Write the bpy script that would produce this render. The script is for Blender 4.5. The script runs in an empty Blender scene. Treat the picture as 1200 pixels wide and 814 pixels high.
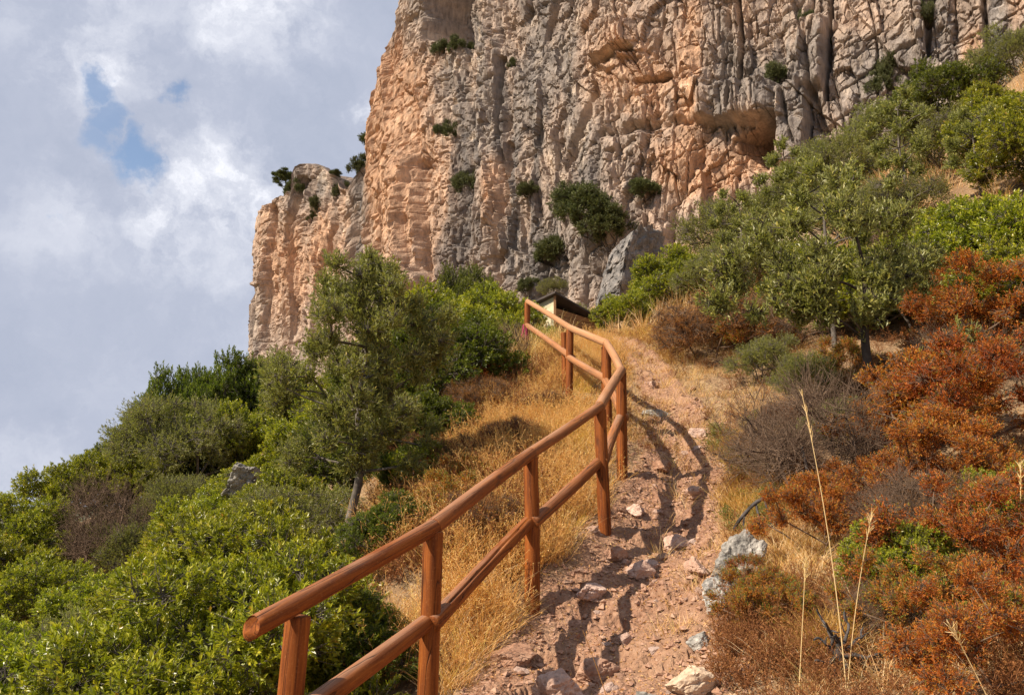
import bpy, bmesh, math, random
import numpy as np
from mathutils import Vector, Matrix
from mathutils.bvhtree import BVHTree

# ------------------------------------------------------------------ camera, sky, sun, exposure
C = bpy.context.scene.collection
sc = bpy.context.scene
F = 924.0                      # focal length in units of a 1200 px wide frame
TH = math.atan(178 / 924)      # camera pitch upward
CT, ST = math.cos(TH), math.sin(TH)
cam_d = bpy.data.cameras.new('camera')
cam = bpy.data.objects.new('camera', cam_d); C.objects.link(cam)
cam_d.sensor_width = 36; cam_d.lens = 36 * F / 1200
cam_d.clip_start = 0.05; cam_d.clip_end = 20000
cam.location = (0, 0, 0)
cam.rotation_euler = (math.radians(90) + TH, 0, 0)
sc.camera = cam

SUN = Vector((-0.90, -0.42, 0.93)).normalized()
SUN_EL = math.asin(SUN.z); SUN_AZ = math.atan2(SUN.x, SUN.y)
sun_d = bpy.data.lights.new('sun', 'SUN'); sun_d.energy = 5.0; sun_d.angle = math.radians(0.6)
sun_d.color = (1.0, 0.87, 0.70)
sun = bpy.data.objects.new('sun', sun_d); C.objects.link(sun)
sun.rotation_euler = SUN.to_track_quat('Z', 'Y').to_euler()

sc.view_settings.view_transform = 'Standard'
sc.view_settings.look = 'None'
sc.view_settings.gamma = 1.0
sc.view_settings.exposure = 0.70
sc.view_settings.use_curve_mapping = False

def pix_dir(px, py):
    a = (px - 600) / F; b = (407 - py) / F
    return Vector((a, CT - b * ST, ST + b * CT)).normalized()

world = bpy.data.worlds.new('World'); sc.world = world; world.use_nodes = True
nt = world.node_tree; N = nt.nodes; L = nt.links
for n in list(N): N.remove(n)
def nd(tree, typ, **kw):
    n = tree.nodes.new(typ)
    for k, v in kw.items():
        if k.startswith('in_'):
            key = k[3:]
            n.inputs[int(key) if key.isdigit() else key].default_value = v
        else: setattr(n, k, v)
    return n
def math_node(tree, op, a, b=None, c=None, clamp=False):
    n = tree.nodes.new('ShaderNodeMath'); n.operation = op; n.use_clamp = clamp
    for i, v in enumerate((a, b, c)):
        if v is None: continue
        if isinstance(v, (int, float)): n.inputs[i].default_value = v
        else: tree.links.new(v, n.inputs[i])
    return n.outputs[0]
def ramp(tree, fac, stops, interp='LINEAR'):
    n = tree.nodes.new('ShaderNodeValToRGB'); n.color_ramp.interpolation = interp
    e = n.color_ramp.elements
    while len(e) < len(stops): e.new(0.5)
    for i, (p, c) in enumerate(stops):
        e[i].position = p
        e[i].color = (c, c, c, 1) if isinstance(c, (int, float)) else (*c, 1)
    tree.links.new(fac, n.inputs[0]); return n.outputs[0]
def mixc(tree, fac, a, b, mode='MIX'):
    n = tree.nodes.new('ShaderNodeMix'); n.data_type = 'RGBA'; n.blend_type = mode
    for idx, v in ((0, fac), (6, a), (7, b)):
        if isinstance(v, (int, float)): n.inputs[idx].default_value = v
        elif isinstance(v, tuple): n.inputs[idx].default_value = (*v, 1)
        else: tree.links.new(v, n.inputs[idx])
    return n.outputs[2]
def noise_node(tree, vec, scale, detail=4, rough=0.55, dist=0.0):
    n = tree.nodes.new('ShaderNodeTexNoise')
    n.inputs['Scale'].default_value = scale; n.inputs['Detail'].default_value = detail
    n.inputs['Roughness'].default_value = rough; n.inputs['Distortion'].default_value = dist
    if vec is not None: tree.links.new(vec, n.inputs['Vector'])
    return n

sky = nd(nt, 'ShaderNodeTexSky', sky_type='NISHITA', sun_disc=False)
sky.sun_elevation = SUN_EL; sky.sun_rotation = SUN_AZ
tc = nd(nt, 'ShaderNodeTexCoord')
D = tc.outputs['Generated']
warp = noise_node(nt, D, 5.0, 6, 0.6)
wv = nd(nt, 'ShaderNodeVectorMath', operation='SUBTRACT'); L.new(warp.outputs['Color'], wv.inputs[0]); wv.inputs[1].default_value = (.5, .5, .5)
ws = nd(nt, 'ShaderNodeVectorMath', operation='SCALE'); L.new(wv.outputs[0], ws.inputs[0]); ws.inputs['Scale'].default_value = 0.16
wd = nd(nt, 'ShaderNodeVectorMath', operation='ADD'); L.new(D, wd.inputs[0]); L.new(ws.outputs[0], wd.inputs[1])
warp2 = noise_node(nt, D, 22.0, 6, 0.7)
wv2_ = nd(nt, 'ShaderNodeVectorMath', operation='SUBTRACT'); L.new(warp2.outputs['Color'], wv2_.inputs[0]); wv2_.inputs[1].default_value = (.5, .5, .5)
ws2 = nd(nt, 'ShaderNodeVectorMath', operation='SCALE'); L.new(wv2_.outputs[0], ws2.inputs[0]); ws2.inputs['Scale'].default_value = 0.05
wd2 = nd(nt, 'ShaderNodeVectorMath', operation='ADD'); L.new(wd.outputs[0], wd2.inputs[0]); L.new(ws2.outputs[0], wd2.inputs[1])
DW = wd2.outputs[0]
def blob(px, py, r0, r1):       # 1 inside r0, 0 outside r1 (radians round a direction of the sky)
    d = pix_dir(px, py)
    s = nd(nt, 'ShaderNodeVectorMath', operation='DISTANCE'); L.new(DW, s.inputs[0]); s.inputs[1].default_value = d
    m = nd(nt, 'ShaderNodeMapRange'); m.interpolation_type = 'SMOOTHSTEP'
    L.new(s.outputs['Value'], m.inputs[0]); m.inputs[1].default_value = r0; m.inputs[2].default_value = r1
    m.inputs[3].default_value = 1; m.inputs[4].default_value = 0
    return m.outputs[0]
hole = None
for (px, py, a, b, w) in ((158, 206, .016, .038, 1.0), (130, 112, .012, .030, .9), (140, 150, .010, .028, .8), (226, 126, .006, .022, .85), (60, 250, .001, .014, .6),
                          (128, 170, .006, .026, .7)):
    s = math_node(nt, 'MULTIPLY', blob(px, py, a, b), w)
    hole = s if hole is None else math_node(nt, 'MAXIMUM', hole, s)
bright = None
for (px, py, a, b, w) in ((270, 240, .02, .13, .75), (190, 265, .01, .10, .7), (125, 75, .01, .10, .6), (300, 5, .02, .15, .5), (10, 560, .02, .10, .25), (110, 5, .02, .12, .3),
                          (415, 130, .005, .03, .6), (125, 410, .002, .014, .5), (100, 250, .01, .1, .3), (265, 320, .01, .05, .3)):
    s = math_node(nt, 'MULTIPLY', blob(px, py, a, b), w)
    bright = s if bright is None else math_node(nt, 'MAXIMUM', bright, s)
cl1 = noise_node(nt, DW, 3.2, 6, 0.55)
cl2 = noise_node(nt, DW, 9.0, 8, 0.62)
base = math_node(nt, 'ADD', math_node(nt, 'MULTIPLY', cl1.outputs['Fac'], 1.1), math_node(nt, 'MULTIPLY', cl2.outputs['Fac'], 0.45))
base = math_node(nt, 'SUBTRACT', base, 0.52)
bfac = math_node(nt, 'ADD', math_node(nt, 'MULTIPLY', base, 0.95), math_node(nt, 'MULTIPLY', bright, math_node(nt, 'ADD', math_node(nt, 'MULTIPLY', cl2.outputs['Fac'], 2.6), -0.75)), clamp=True)
ccol = ramp(nt, bfac, [(0.0, (.27, .31, .405)), (0.33, (.37, .40, .49)), (0.6, (.53, .55, .62)), (1.0, (.90, .90, .93))])
cloud_bg = nd(nt, 'ShaderNodeBackground'); L.new(ccol, cloud_bg.inputs[0]); cloud_bg.inputs[1].default_value = 0.86
sky_bg = nd(nt, 'ShaderNodeBackground'); L.new(sky.outputs[0], sky_bg.inputs[0]); sky_bg.inputs[1].default_value = 0.10
mx = nd(nt, 'ShaderNodeMixShader')
L.new(math_node(nt, 'MULTIPLY', hole, 0.9), mx.inputs[0]); L.new(cloud_bg.outputs[0], mx.inputs[1]); L.new(sky_bg.outputs[0], mx.inputs[2])
out = nd(nt, 'ShaderNodeOutputWorld'); L.new(mx.outputs[0], out.inputs[0])

# ------------------------------------------------------------------ maths helpers
def W(px, py, Y):
    """world point seen at (px, py) at horizontal distance Y"""
    a = (px - 600) / F; b = (407 - py) / F
    dy = CT - b * ST; k = Y / dy
    return np.array((a * k, Y, (ST + b * CT) * k))
def proj(x, y, z):
    d = y * CT + z * ST
    return 600 + F * x / d, 407 - F * (-y * ST + z * CT) / d

def _hash(ix, iy, iz, k):
    h = (ix * 374761393 + iy * 668265263 + iz * 2147483647 + k * 974711 + 1013904223) & 0xFFFFFFFF
    h = ((h ^ (h >> 13)) * 1274126177) & 0xFFFFFFFF
    h = ((h ^ (h >> 16)) * 2246822519) & 0xFFFFFFFF
    return ((h ^ (h >> 15)) & 0xFFFFFF) / float(0xFFFFFF)
def vn(p, k=0):
    """value noise in -1..1, p is (n,3)"""
    i = np.floor(p).astype(np.int64); f = p - i; f = f * f * f * (f * (f * 6 - 15) + 10)
    r = 0
    for dx in (0, 1):
        wx = f[:, 0] if dx else 1 - f[:, 0]
        for dy in (0, 1):
            wy = f[:, 1] if dy else 1 - f[:, 1]
            for dz in (0, 1):
                wz = f[:, 2] if dz else 1 - f[:, 2]
                r = r + wx * wy * wz * _hash(i[:, 0] + dx, i[:, 1] + dy, i[:, 2] + dz, k)
    return r * 2 - 1
def fbm(p, o=4, k=0, g=0.5):
    r = 0; a = 1; t = 0
    for j in range(o):
        r = r + a * vn(p * (2.03 ** j) + 17.3 * j, k + j); t += a; a *= g
    return r / t
def p3(a, b, c=None):
    a = np.asarray(a, float); b = np.asarray(b, float)
    c = np.zeros_like(a) if c is None else np.broadcast_to(np.asarray(c, float), a.shape)
    return np.stack((a.ravel(), b.ravel(), c.ravel()), 1)
def facets(u, v, k=0, jit=0.9):
    """random tilted plates (voronoi cells): returns offset, tilt, distance-to-edge"""
    iu = np.floor(u).astype(np.int64); iv = np.floor(v).astype(np.int64)
    best = np.full(u.shape, 1e9); sec = best.copy(); off = np.zeros(u.shape); tilt = np.zeros(u.shape)
    for a in (-1, 0, 1):
        for b in (-1, 0, 1):
            cu = iu + a; cv = iv + b
            z = np.zeros_like(cu)
            ru = _hash(cu, cv, z, k); rv = _hash(cu, cv, z, k + 1)
            du = u - (cu + .5 + (ru - .5) * jit); dv = v - (cv + .5 + (rv - .5) * jit)
            d = du * du + dv * dv
            o = _hash(cu, cv, z, k + 2) * 2 - 1
            t = (_hash(cu, cv, z, k + 3) * 2 - 1) * du + (_hash(cu, cv, z, k + 4) * 2 - 1) * dv
            m = d < best
            sec = np.where(m, best, np.minimum(sec, d))
            off = np.where(m, o, off); tilt = np.where(m, t, tilt); best = np.where(m, d, best)
    return off, tilt, np.sqrt(sec) - np.sqrt(best)
def sstep(a, b, x):
    t = np.clip((x - a) / (b - a), 0, 1); return t * t * (3 - 2 * t)

# ------------------------------------------------------------------ object helpers
def fast_mesh(name, verts, faces, smooth=False, attrs=None, colors=None):
    """faces: list of (n,k) index arrays"""
    me = bpy.data.meshes.new(name)
    verts = np.asarray(verts, np.float32).reshape(-1, 3)
    faces = [np.asarray(f, np.int32) for f in faces if len(f)]
    me.vertices.add(len(verts)); me.vertices.foreach_set('co', verts.ravel())
    idx = np.concatenate([f.ravel() for f in faces])
    tot = np.concatenate([np.full(len(f), f.shape[1], np.int32) for f in faces])
    st = np.concatenate(([0], np.cumsum(tot)[:-1])).astype(np.int32)
    me.loops.add(len(idx)); me.loops.foreach_set('vertex_index', idx)
    me.polygons.add(len(tot)); me.polygons.foreach_set('loop_start', st)
    try: me.polygons.foreach_set('loop_total', tot)
    except Exception: pass
    me.polygons.foreach_set('use_smooth', np.full(len(tot), smooth, bool))
    for k, v in (attrs or {}).items():
        a = me.attributes.new(k, 'FLOAT', 'POINT'); a.data.foreach_set('value', np.asarray(v, np.float32).ravel())
    for k, v in (colors or {}).items():
        a = me.attributes.new(k, 'FLOAT_COLOR', 'POINT')
        c = np.ones((len(verts), 4), np.float32); c[:, :3] = v; a.data.foreach_set('color', c.ravel())
    me.update(calc_edges=True); me.validate()
    return me
def ob(name, me, mat=None, parent=None, loc=(0, 0, 0)):
    o = bpy.data.objects.new(name, me); C.objects.link(o); o.location = loc
    if mat is not None and me is not None and not me.materials: me.materials.append(mat)
    if parent is not None: o.parent = parent
    return o
def tag(o, label=None, cat=None, group=None, kind=None):
    if label: o['label'] = label
    if cat: o['category'] = cat
    if group: o['group'] = group
    if kind: o['kind'] = kind
    return o
def empty(name, loc, rz=0, s=1):
    o = bpy.data.objects.new(name, None); C.objects.link(o); o.location = loc; o.rotation_euler = (0, 0, rz)
    o.scale = (s, s, s) if isinstance(s, (int, float)) else s
    o.empty_display_size = 0.1
    return o
def copy_thing(src, name):
    r = src.copy(); r.name = name; C.objects.link(r)
    for ch in src.children:
        c = ch.copy(); C.objects.link(c); c.parent = r
    return r

# ------------------------------------------------------------------ materials
def new_mat(name):
    m = bpy.data.materials.new(name); m.use_nodes = True
    t = m.node_tree
    for n in list(t.nodes): t.nodes.remove(n)
    o = t.nodes.new('ShaderNodeOutputMaterial')
    b = t.nodes.new('ShaderNodeBsdfPrincipled')
    t.links.new(b.outputs[0], o.inputs[0])
    return m, t, b, o
def attr(t, name, col=False):
    a = t.nodes.new('ShaderNodeAttribute'); a.attribute_name = name
    return a.outputs['Color'] if col else a.outputs['Fac']
def leaf_mat(name, stops, rough=0.5, trans=0.35, spec=0.4, back=None):
    hue0 = .496 if name.split('_')[0] in ('red', 'orange', 'dry', 'straw', 'golden') else .480
    m, t, b, o = new_mat(name)
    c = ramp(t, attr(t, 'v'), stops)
    oi = t.nodes.new('ShaderNodeObjectInfo')
    hs = t.nodes.new('ShaderNodeHueSaturation')
    t.links.new(math_node(t, 'ADD', math_node(t, 'MULTIPLY', oi.outputs['Random'], 0.024), hue0), hs.inputs['Hue'])
    t.links.new(math_node(t, 'ADD', math_node(t, 'MULTIPLY', oi.outputs['Random'], 0.25), 0.88), hs.inputs['Value'])
    t.links.new(c, hs.inputs['Color']); c = hs.outputs[0]
    if back:
        g = t.nodes.new('ShaderNodeNewGeometry')
        c = mixc(t, g.outputs['Backfacing'], c, back)
    t.links.new(c, b.inputs['Base Color']); b.inputs['Roughness'].default_value = rough
    b.inputs['Specular IOR Level'].default_value = spec
    tr = t.nodes.new('ShaderNodeBsdfTranslucent')
    t.links.new(mixc(t, 1.0, c, (1.25, 1.35, .6), 'MULTIPLY'), tr.inputs[0])
    mxx = t.nodes.new('ShaderNodeMixShader'); mxx.inputs[0].default_value = trans
    t.links.new(b.outputs[0], mxx.inputs[1]); t.links.new(tr.outputs[0], mxx.inputs[2]); t.links.new(mxx.outputs[0], o.inputs[0])
    return m
def bark_mat(name, c0, c1, scale=12):
    m, t, b, o = new_mat(name)
    g = t.nodes.new('ShaderNodeTexCoord')
    n = noise_node(t, g.outputs['Object'], scale, 5, .6)
    t.links.new(ramp(t, n.outputs['Fac'], [(.3, c0), (.7, c1)]), b.inputs['Base Color'])
    b.inputs['Roughness'].default_value = .9; b.inputs['Specular IOR Level'].default_value = .08
    bp = t.nodes.new('ShaderNodeBump'); bp.inputs['Strength'].default_value = .6; bp.inputs['Distance'].default_value = .01
    t.links.new(n.outputs['Fac'], bp.inputs['Height']); t.links.new(bp.outputs[0], b.inputs['Normal'])
    return m

M = {}
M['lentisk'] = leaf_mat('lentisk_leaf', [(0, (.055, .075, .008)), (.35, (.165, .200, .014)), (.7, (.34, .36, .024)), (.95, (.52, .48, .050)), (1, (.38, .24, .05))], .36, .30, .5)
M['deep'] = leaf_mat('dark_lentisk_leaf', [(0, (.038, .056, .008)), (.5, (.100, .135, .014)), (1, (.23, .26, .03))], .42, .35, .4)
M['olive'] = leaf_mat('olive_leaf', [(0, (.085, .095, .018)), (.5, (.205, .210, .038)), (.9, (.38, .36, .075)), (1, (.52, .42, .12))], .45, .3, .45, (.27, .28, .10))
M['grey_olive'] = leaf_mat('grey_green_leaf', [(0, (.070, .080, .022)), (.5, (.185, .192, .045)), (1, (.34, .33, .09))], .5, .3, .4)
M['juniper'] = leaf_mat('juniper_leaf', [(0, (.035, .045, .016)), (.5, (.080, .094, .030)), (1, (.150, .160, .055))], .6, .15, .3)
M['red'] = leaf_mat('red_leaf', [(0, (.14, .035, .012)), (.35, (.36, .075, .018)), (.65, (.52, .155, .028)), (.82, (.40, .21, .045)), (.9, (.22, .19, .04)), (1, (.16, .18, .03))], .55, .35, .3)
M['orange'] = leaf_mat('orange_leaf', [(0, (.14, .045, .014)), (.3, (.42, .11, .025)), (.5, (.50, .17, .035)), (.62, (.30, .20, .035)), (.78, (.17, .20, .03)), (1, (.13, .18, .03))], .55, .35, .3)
M['brownred'] = leaf_mat('dry_shrub_leaf', [(0, (.14, .055, .030)), (.5, (.34, .135, .055)), (1, (.50, .25, .10))], .7, .3, .2)
M['straw'] = leaf_mat('straw', [(0, (.36, .15, .06)), (.35, (.62, .33, .14)), (.7, (.76, .50, .25)), (1, (.86, .72, .48))], .6, .35, .3)
M['gold'] = leaf_mat('golden_grass', [(0, (.36, .18, .04)), (.4, (.56, .32, .07)), (.8, (.70, .46, .14)), (1, (.55, .28, .08))], .6, .35, .3)
M['bark'] = bark_mat('grey_bark', (.06, .05, .042), (.20, .175, .15))
M['darkbark'] = bark_mat('dark_bark', (.03, .024, .02), (.10, .08, .065))
M['twig'] = bark_mat('dry_twig', (.060, .038, .026), (.24, .165, .115), 9)
M['burnt'] = bark_mat('burnt_wood', (.015, .014, .014), (.13, .115, .11), 14)

def rock_mat(name, c_dark, c_mid, c_light, sc_=3.0, bump=.03, cracks=True):
    m, t, b, o = new_mat(name)
    g = t.nodes.new('ShaderNodeTexCoord')
    n1 = noise_node(t, g.outputs['Object'], sc_, 8, .65, .3)
    n2 = noise_node(t, g.outputs['Object'], sc_ * 6, 6, .6)
    f = math_node(t, 'ADD', math_node(t, 'MULTIPLY', n1.outputs['Fac'], .65), math_node(t, 'MULTIPLY', n2.outputs['Fac'], .35))
    oi = t.nodes.new('ShaderNodeObjectInfo'); hs = t.nodes.new('ShaderNodeHueSaturation')
    t.links.new(math_node(t, 'ADD', math_node(t, 'MULTIPLY', oi.outputs['Random'], .5), .75), hs.inputs['Value'])
    t.links.new(math_node(t, 'SUBTRACT', 1.1, math_node(t, 'MULTIPLY', oi.outputs['Random'], .45)), hs.inputs['Saturation'])
    t.links.new(ramp(t, f, [(.35, c_dark), (.5, c_mid), (.66, c_light)]), hs.inputs['Color']); t.links.new(hs.outputs[0], b.inputs['Base Color'])
    b.inputs['Roughness'].default_value = .92; b.inputs['Specular IOR Level'].default_value = .15
    bp = t.nodes.new('ShaderNodeBump'); bp.inputs['Strength'].default_value = 1; bp.inputs['Distance'].default_value = bump
    t.links.new(f, bp.inputs['Height']); t.links.new(bp.outputs[0], b.inputs['Normal'])
    return m
M['limestone'] = rock_mat('grey_limestone', (.06, .056, .052), (.30, .28, .25), (.56, .52, .46), 7)
M['pinkstone'] = rock_mat('pink_stone', (.24, .13, .09), (.42, .25, .17), (.55, .38, .28), 7, .015)
M['palestone'] = rock_mat('pale_stone', (.32, .20, .12), (.50, .35, .22), (.64, .50, .35), 7, .015)
M['outcrop'] = rock_mat('outcrop_rock', (.09, .085, .085), (.20, .185, .175), (.36, .31, .27), 1.8, .15)

# stained log material: long grain, darker bands and knots
def wood_mat():
    m, t, b, o = new_mat('stained_wood')
    g = t.nodes.new('ShaderNodeTexCoord'); oi = t.nodes.new('ShaderNodeObjectInfo')
    sh = nd(t, 'ShaderNodeVectorMath', operation='ADD'); t.links.new(g.outputs['Object'], sh.inputs[0])
    cmb = t.nodes.new('ShaderNodeCombineXYZ'); t.links.new(math_node(t, 'MULTIPLY', oi.outputs['Random'], 37.0), cmb.inputs[2]); t.links.new(cmb.outputs[0], sh.inputs[1])
    mp = t.nodes.new('ShaderNodeMapping'); mp.inputs['Scale'].default_value = (30, 30, 1.6); t.links.new(sh.outputs[0], mp.inputs[0])
    grain = noise_node(t, mp.outputs[0], 1.6, 7, .65, .6)
    mp2 = t.nodes.new('ShaderNodeMapping'); mp2.inputs['Scale'].default_value = (5, 5, 1.3); t.links.new(sh.outputs[0], mp2.inputs[0])
    big = noise_node(t, mp2.outputs[0], 1.2, 3, .5, .5)
    fine = noise_node(t, sh.outputs[0], 90, 3, .6)
    vo = t.nodes.new('ShaderNodeTexVoronoi'); vo.inputs['Scale'].default_value = 1.0
    mp3 = t.nodes.new('ShaderNodeMapping'); mp3.inputs['Scale'].default_value = (9, 9, 3.2); t.links.new(sh.outputs[0], mp3.inputs[0]); t.links.new(mp3.outputs[0], vo.inputs['Vector'])
    knot = ramp(t, vo.outputs['Distance'], [(.07, 1.0), (.20, 0.0)])
    c = ramp(t, grain.outputs['Fac'], [(.30, (.055, .016, .006)), (.45, (.225, .068, .014)), (.60, (.370, .125, .024)), (.78, (.50, .20, .050))])
    c = mixc(t, math_node(t, 'MULTIPLY', big.outputs['Fac'], .55), c, (.15, .042, .013), 'MIX')
    c = mixc(t, math_node(t, 'MULTIPLY', knot, .75), c, (.07, .022, .010))
    c = mixc(t, math_node(t, 'MULTIPLY', ramp(t, fine.outputs['Fac'], [(.55, 0.0), (.75, 1.0)]), .22), c, (.55, .30, .15))
    # paler, weathered upper rails far along the fence
    w = attr(t, 'weather')
    mp4 = t.nodes.new('ShaderNodeMapping'); mp4.inputs['Scale'].default_value = (16, 16, .9); t.links.new(sh.outputs[0], mp4.inputs[0])
    chk = noise_node(t, mp4.outputs[0], 1.0, 2, .4, .2)
    chm = ramp(t, chk.outputs['Fac'], [(.488, 0.0), (.5, 1.0), (.512, 0.0)])
    c = mixc(t, math_node(t, 'MULTIPLY', chm, .85), c, (.030, .010, .005))
    c = mixc(t, 1.0, c, (.86, .76, .56), 'MULTIPLY')
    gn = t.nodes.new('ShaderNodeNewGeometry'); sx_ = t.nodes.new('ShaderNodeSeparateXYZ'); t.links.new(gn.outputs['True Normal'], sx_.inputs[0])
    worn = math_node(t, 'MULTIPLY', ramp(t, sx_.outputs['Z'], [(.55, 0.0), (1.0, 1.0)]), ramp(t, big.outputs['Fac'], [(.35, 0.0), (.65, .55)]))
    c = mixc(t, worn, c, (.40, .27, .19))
    c = mixc(t, w, c, mixc(t, .55, c, (.62, .36, .19)))
    t.links.new(c, b.inputs['Base Color']); b.inputs['Roughness'].default_value = .68; b.inputs['Specular IOR Level'].default_value = .22
    bp = t.nodes.new('ShaderNodeBump'); bp.inputs['Strength'].default_value = .8; bp.inputs['Distance'].default_value = .004
    t.links.new(math_node(t, 'SUBTRACT', grain.outputs['Fac'], math_node(t, 'ADD', math_node(t, 'MULTIPLY', knot, .5), math_node(t, 'MULTIPLY', chm, 1.2))), bp.inputs['Height']); t.links.new(bp.outputs[0], b.inputs['Normal'])
    return m
M['wood'] = wood_mat()

# ------------------------------------------------------------------ terrain
H_RAIL = 1.07
# fence joints: pixel of the top rail centre, distance
FT = [(350, 714, 3.5), (508, 617, 4.4), (622, 531, 5.8), (703, 476, 6.9), (728, 434, 8.1), (711, 402, 9.3), (668, 384, 10.9), (618, 353, 14.2)]
TOPS = [W(*q) for q in FT]
BASES = [q - np.array((0, 0, H_RAIL)) for q in TOPS]
def wp(px, py, Y): return tuple(W(px, py, Y))
CP = [(0, 0, -1.62), (0.3, 2, -1.60), (.2, -1.5, -1.8), (1.2, 0, -1.35)]
CP += [tuple(b) for b in BASES]
# the path and its right verge
CP += [wp(660, 830, 4.6), wp(760, 814, 4.5), wp(730, 715, 5.7), wp(775, 630, 7.0), wp(800, 555, 8.5), wp(790, 480, 10.4), wp(745, 418, 13), wp(700, 401, 16)]
CP += [wp(850, 814, 4.3), wp(850, 700, 5.5), wp(880, 640, 6.2), wp(880, 560, 8.0), wp(860, 480, 10), wp(830, 420, 12.5), wp(780, 388, 15)]
# right bank
CP += [wp(1000, 830, 3.9), wp(1200, 840, 3.4), wp(1200, 720, 4.6), wp(1050, 640, 5.8), wp(1200, 590, 6.0), wp(1080, 540, 7.6), wp(1200, 460, 7.8),
       wp(1030, 440, 9.6), wp(1200, 330, 11.2), wp(960, 410, 11.5), wp(1200, 165, 18), wp(1060, 225, 18), wp(1080, 320, 13), wp(940, 280, 19), wp(850, 345, 18), wp(770, 372, 19), wp(710, 404, 19.5), wp(650, 409, 20), wp(600, 408, 21), wp(700, 410, 24), wp(620, 412, 25)]
CP += [(14, 10, 8.5), (10, 4, 4.2), (6, 0, 1.2), (12, 0, 4.5), (16, 20, 12.5), (3, 1, -.6), (10, -12, 1.5), (0, -10, -4.2), (-10, -10, -10), (0, -40, -16), (40, -20, 18), (-40, -20, -28)]
# foot of the cliff
CP += [wp(1330, 90, 37), wp(1200, 125, 39), wp(1080, 170, 41), wp(960, 230, 43), wp(860, 255, 46), wp(780, 300, 48), wp(690, 378, 51), wp(600, 395, 57), wp(500, 410, 66), wp(400, 470, 84), wp(290, 510, 98)]
CP += [wp(690, 392, 34), wp(600, 410, 34), wp(500, 440, 36), wp(420, 500, 46), wp(340, 520, 50)]
CP += [(60, 40, 30), (80, 0, 38), (60, 80, 20), (20, 100, 10), (-20, 135, 0)]
# slope between the fence and the trees, then the left flank
CP += [wp(560, 575, 7.6), wp(500, 650, 6.3), wp(480, 590, 8.3), wp(560, 470, 11.5), wp(590, 425, 14), wp(470, 560, 10.5), wp(540, 420, 18)]
CP += [(-1.2, 0.5, -2.1), (-3, 0, -3.1), (-1.9, 3.2, -2.3), (-3.2, 5, -2.9), (-2.2, 7, -1.6), (-5, 8, -3.0), (-8, 12.5, -2.8), (-4, 12, -1.5), (-5, 17, -0.6), (-12, 19, -1.5), (-8.5, 25, 1.0), (-15, 25, -1.9), (-25, 30, -9),
       (-10, 0, -7), (-20, 10, -11), (-6, 30, 2.2), (-12, 40, 1.0), (-60, 40, -36), (-50, 90, -18), (-100, 100, -60), (-60, 0, -40), (-30, 60, -8)]
CP = np.array(CP, float)
def _tps(r2): return np.where(r2 > 1e-12, 0.5 * r2 * np.log(np.maximum(r2, 1e-12)), 0)
def _fit(P, lam=0.02):
    n = len(P); d2 = ((P[:, None, :2] - P[None, :, :2]) ** 2).sum(-1)
    K = _tps(d2) + lam * np.eye(n)
    Q = np.hstack((np.ones((n, 1)), P[:, :2]))
    A = np.zeros((n + 3, n + 3)); A[:n, :n] = K; A[:n, n:] = Q; A[n:, :n] = Q.T
    return np.linalg.solve(A, np.concatenate((P[:, 2], np.zeros(3))))
SOL = _fit(CP)
def base_z(x, y):
    x = np.asarray(x, float); y = np.asarray(y, float); sh = x.shape; x = x.ravel(); y = y.ravel()
    z = SOL[-3] + SOL[-2] * x + SOL[-1] * y
    for i in range(len(CP)):
        z = z + SOL[i] * _tps((x - CP[i, 0]) ** 2 + (y - CP[i, 1]) ** 2)
    return z.reshape(sh)
PATH = np.array([(.25, -3), (.35, 1.5), W(672, 830, 4.5)[:2], W(735, 715, 5.7)[:2], W(775, 630, 7.0)[:2], W(798, 555, 8.5)[:2], W(792, 480, 10.4)[:2], W(755, 422, 13)[:2], W(712, 400, 16)[:2], W(690, 400, 20)[:2], W(640, 380, 26)[:2]])
PW = np.array([.8, .8, .76, .66, .54, .42, .32, .26, .24, .4, .4])
def path_dist(x, y):
    """signed distance in half-widths and the distance along the path"""
    best = np.full(x.shape, 1e9); al = np.zeros(x.shape); acc = 0
    for i in range(len(PATH) - 1):
        a = PATH[i]; b = PATH[i + 1]; d = b - a; l = np.hypot(*d)
        t = np.clip(((x - a[0]) * d[0] + (y - a[1]) * d[1]) / l ** 2, 0, 1)
        q = np.hypot(x - a[0] - t * d[0], y - a[1] - t * d[1]) / (PW[i] * (1 - t) + PW[i + 1] * t)
        m = q < best; best = np.where(m, q, best); al = np.where(m, acc + t * l, al); acc += l
    return best, al
def path_mask(x, y):
    q, al = path_dist(x, y)
    n = fbm(p3(x * 2.2, y * 2.2), 3, 5).reshape(x.shape)
    return 1 - sstep(.75, 1.25, q + n * .28)
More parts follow.
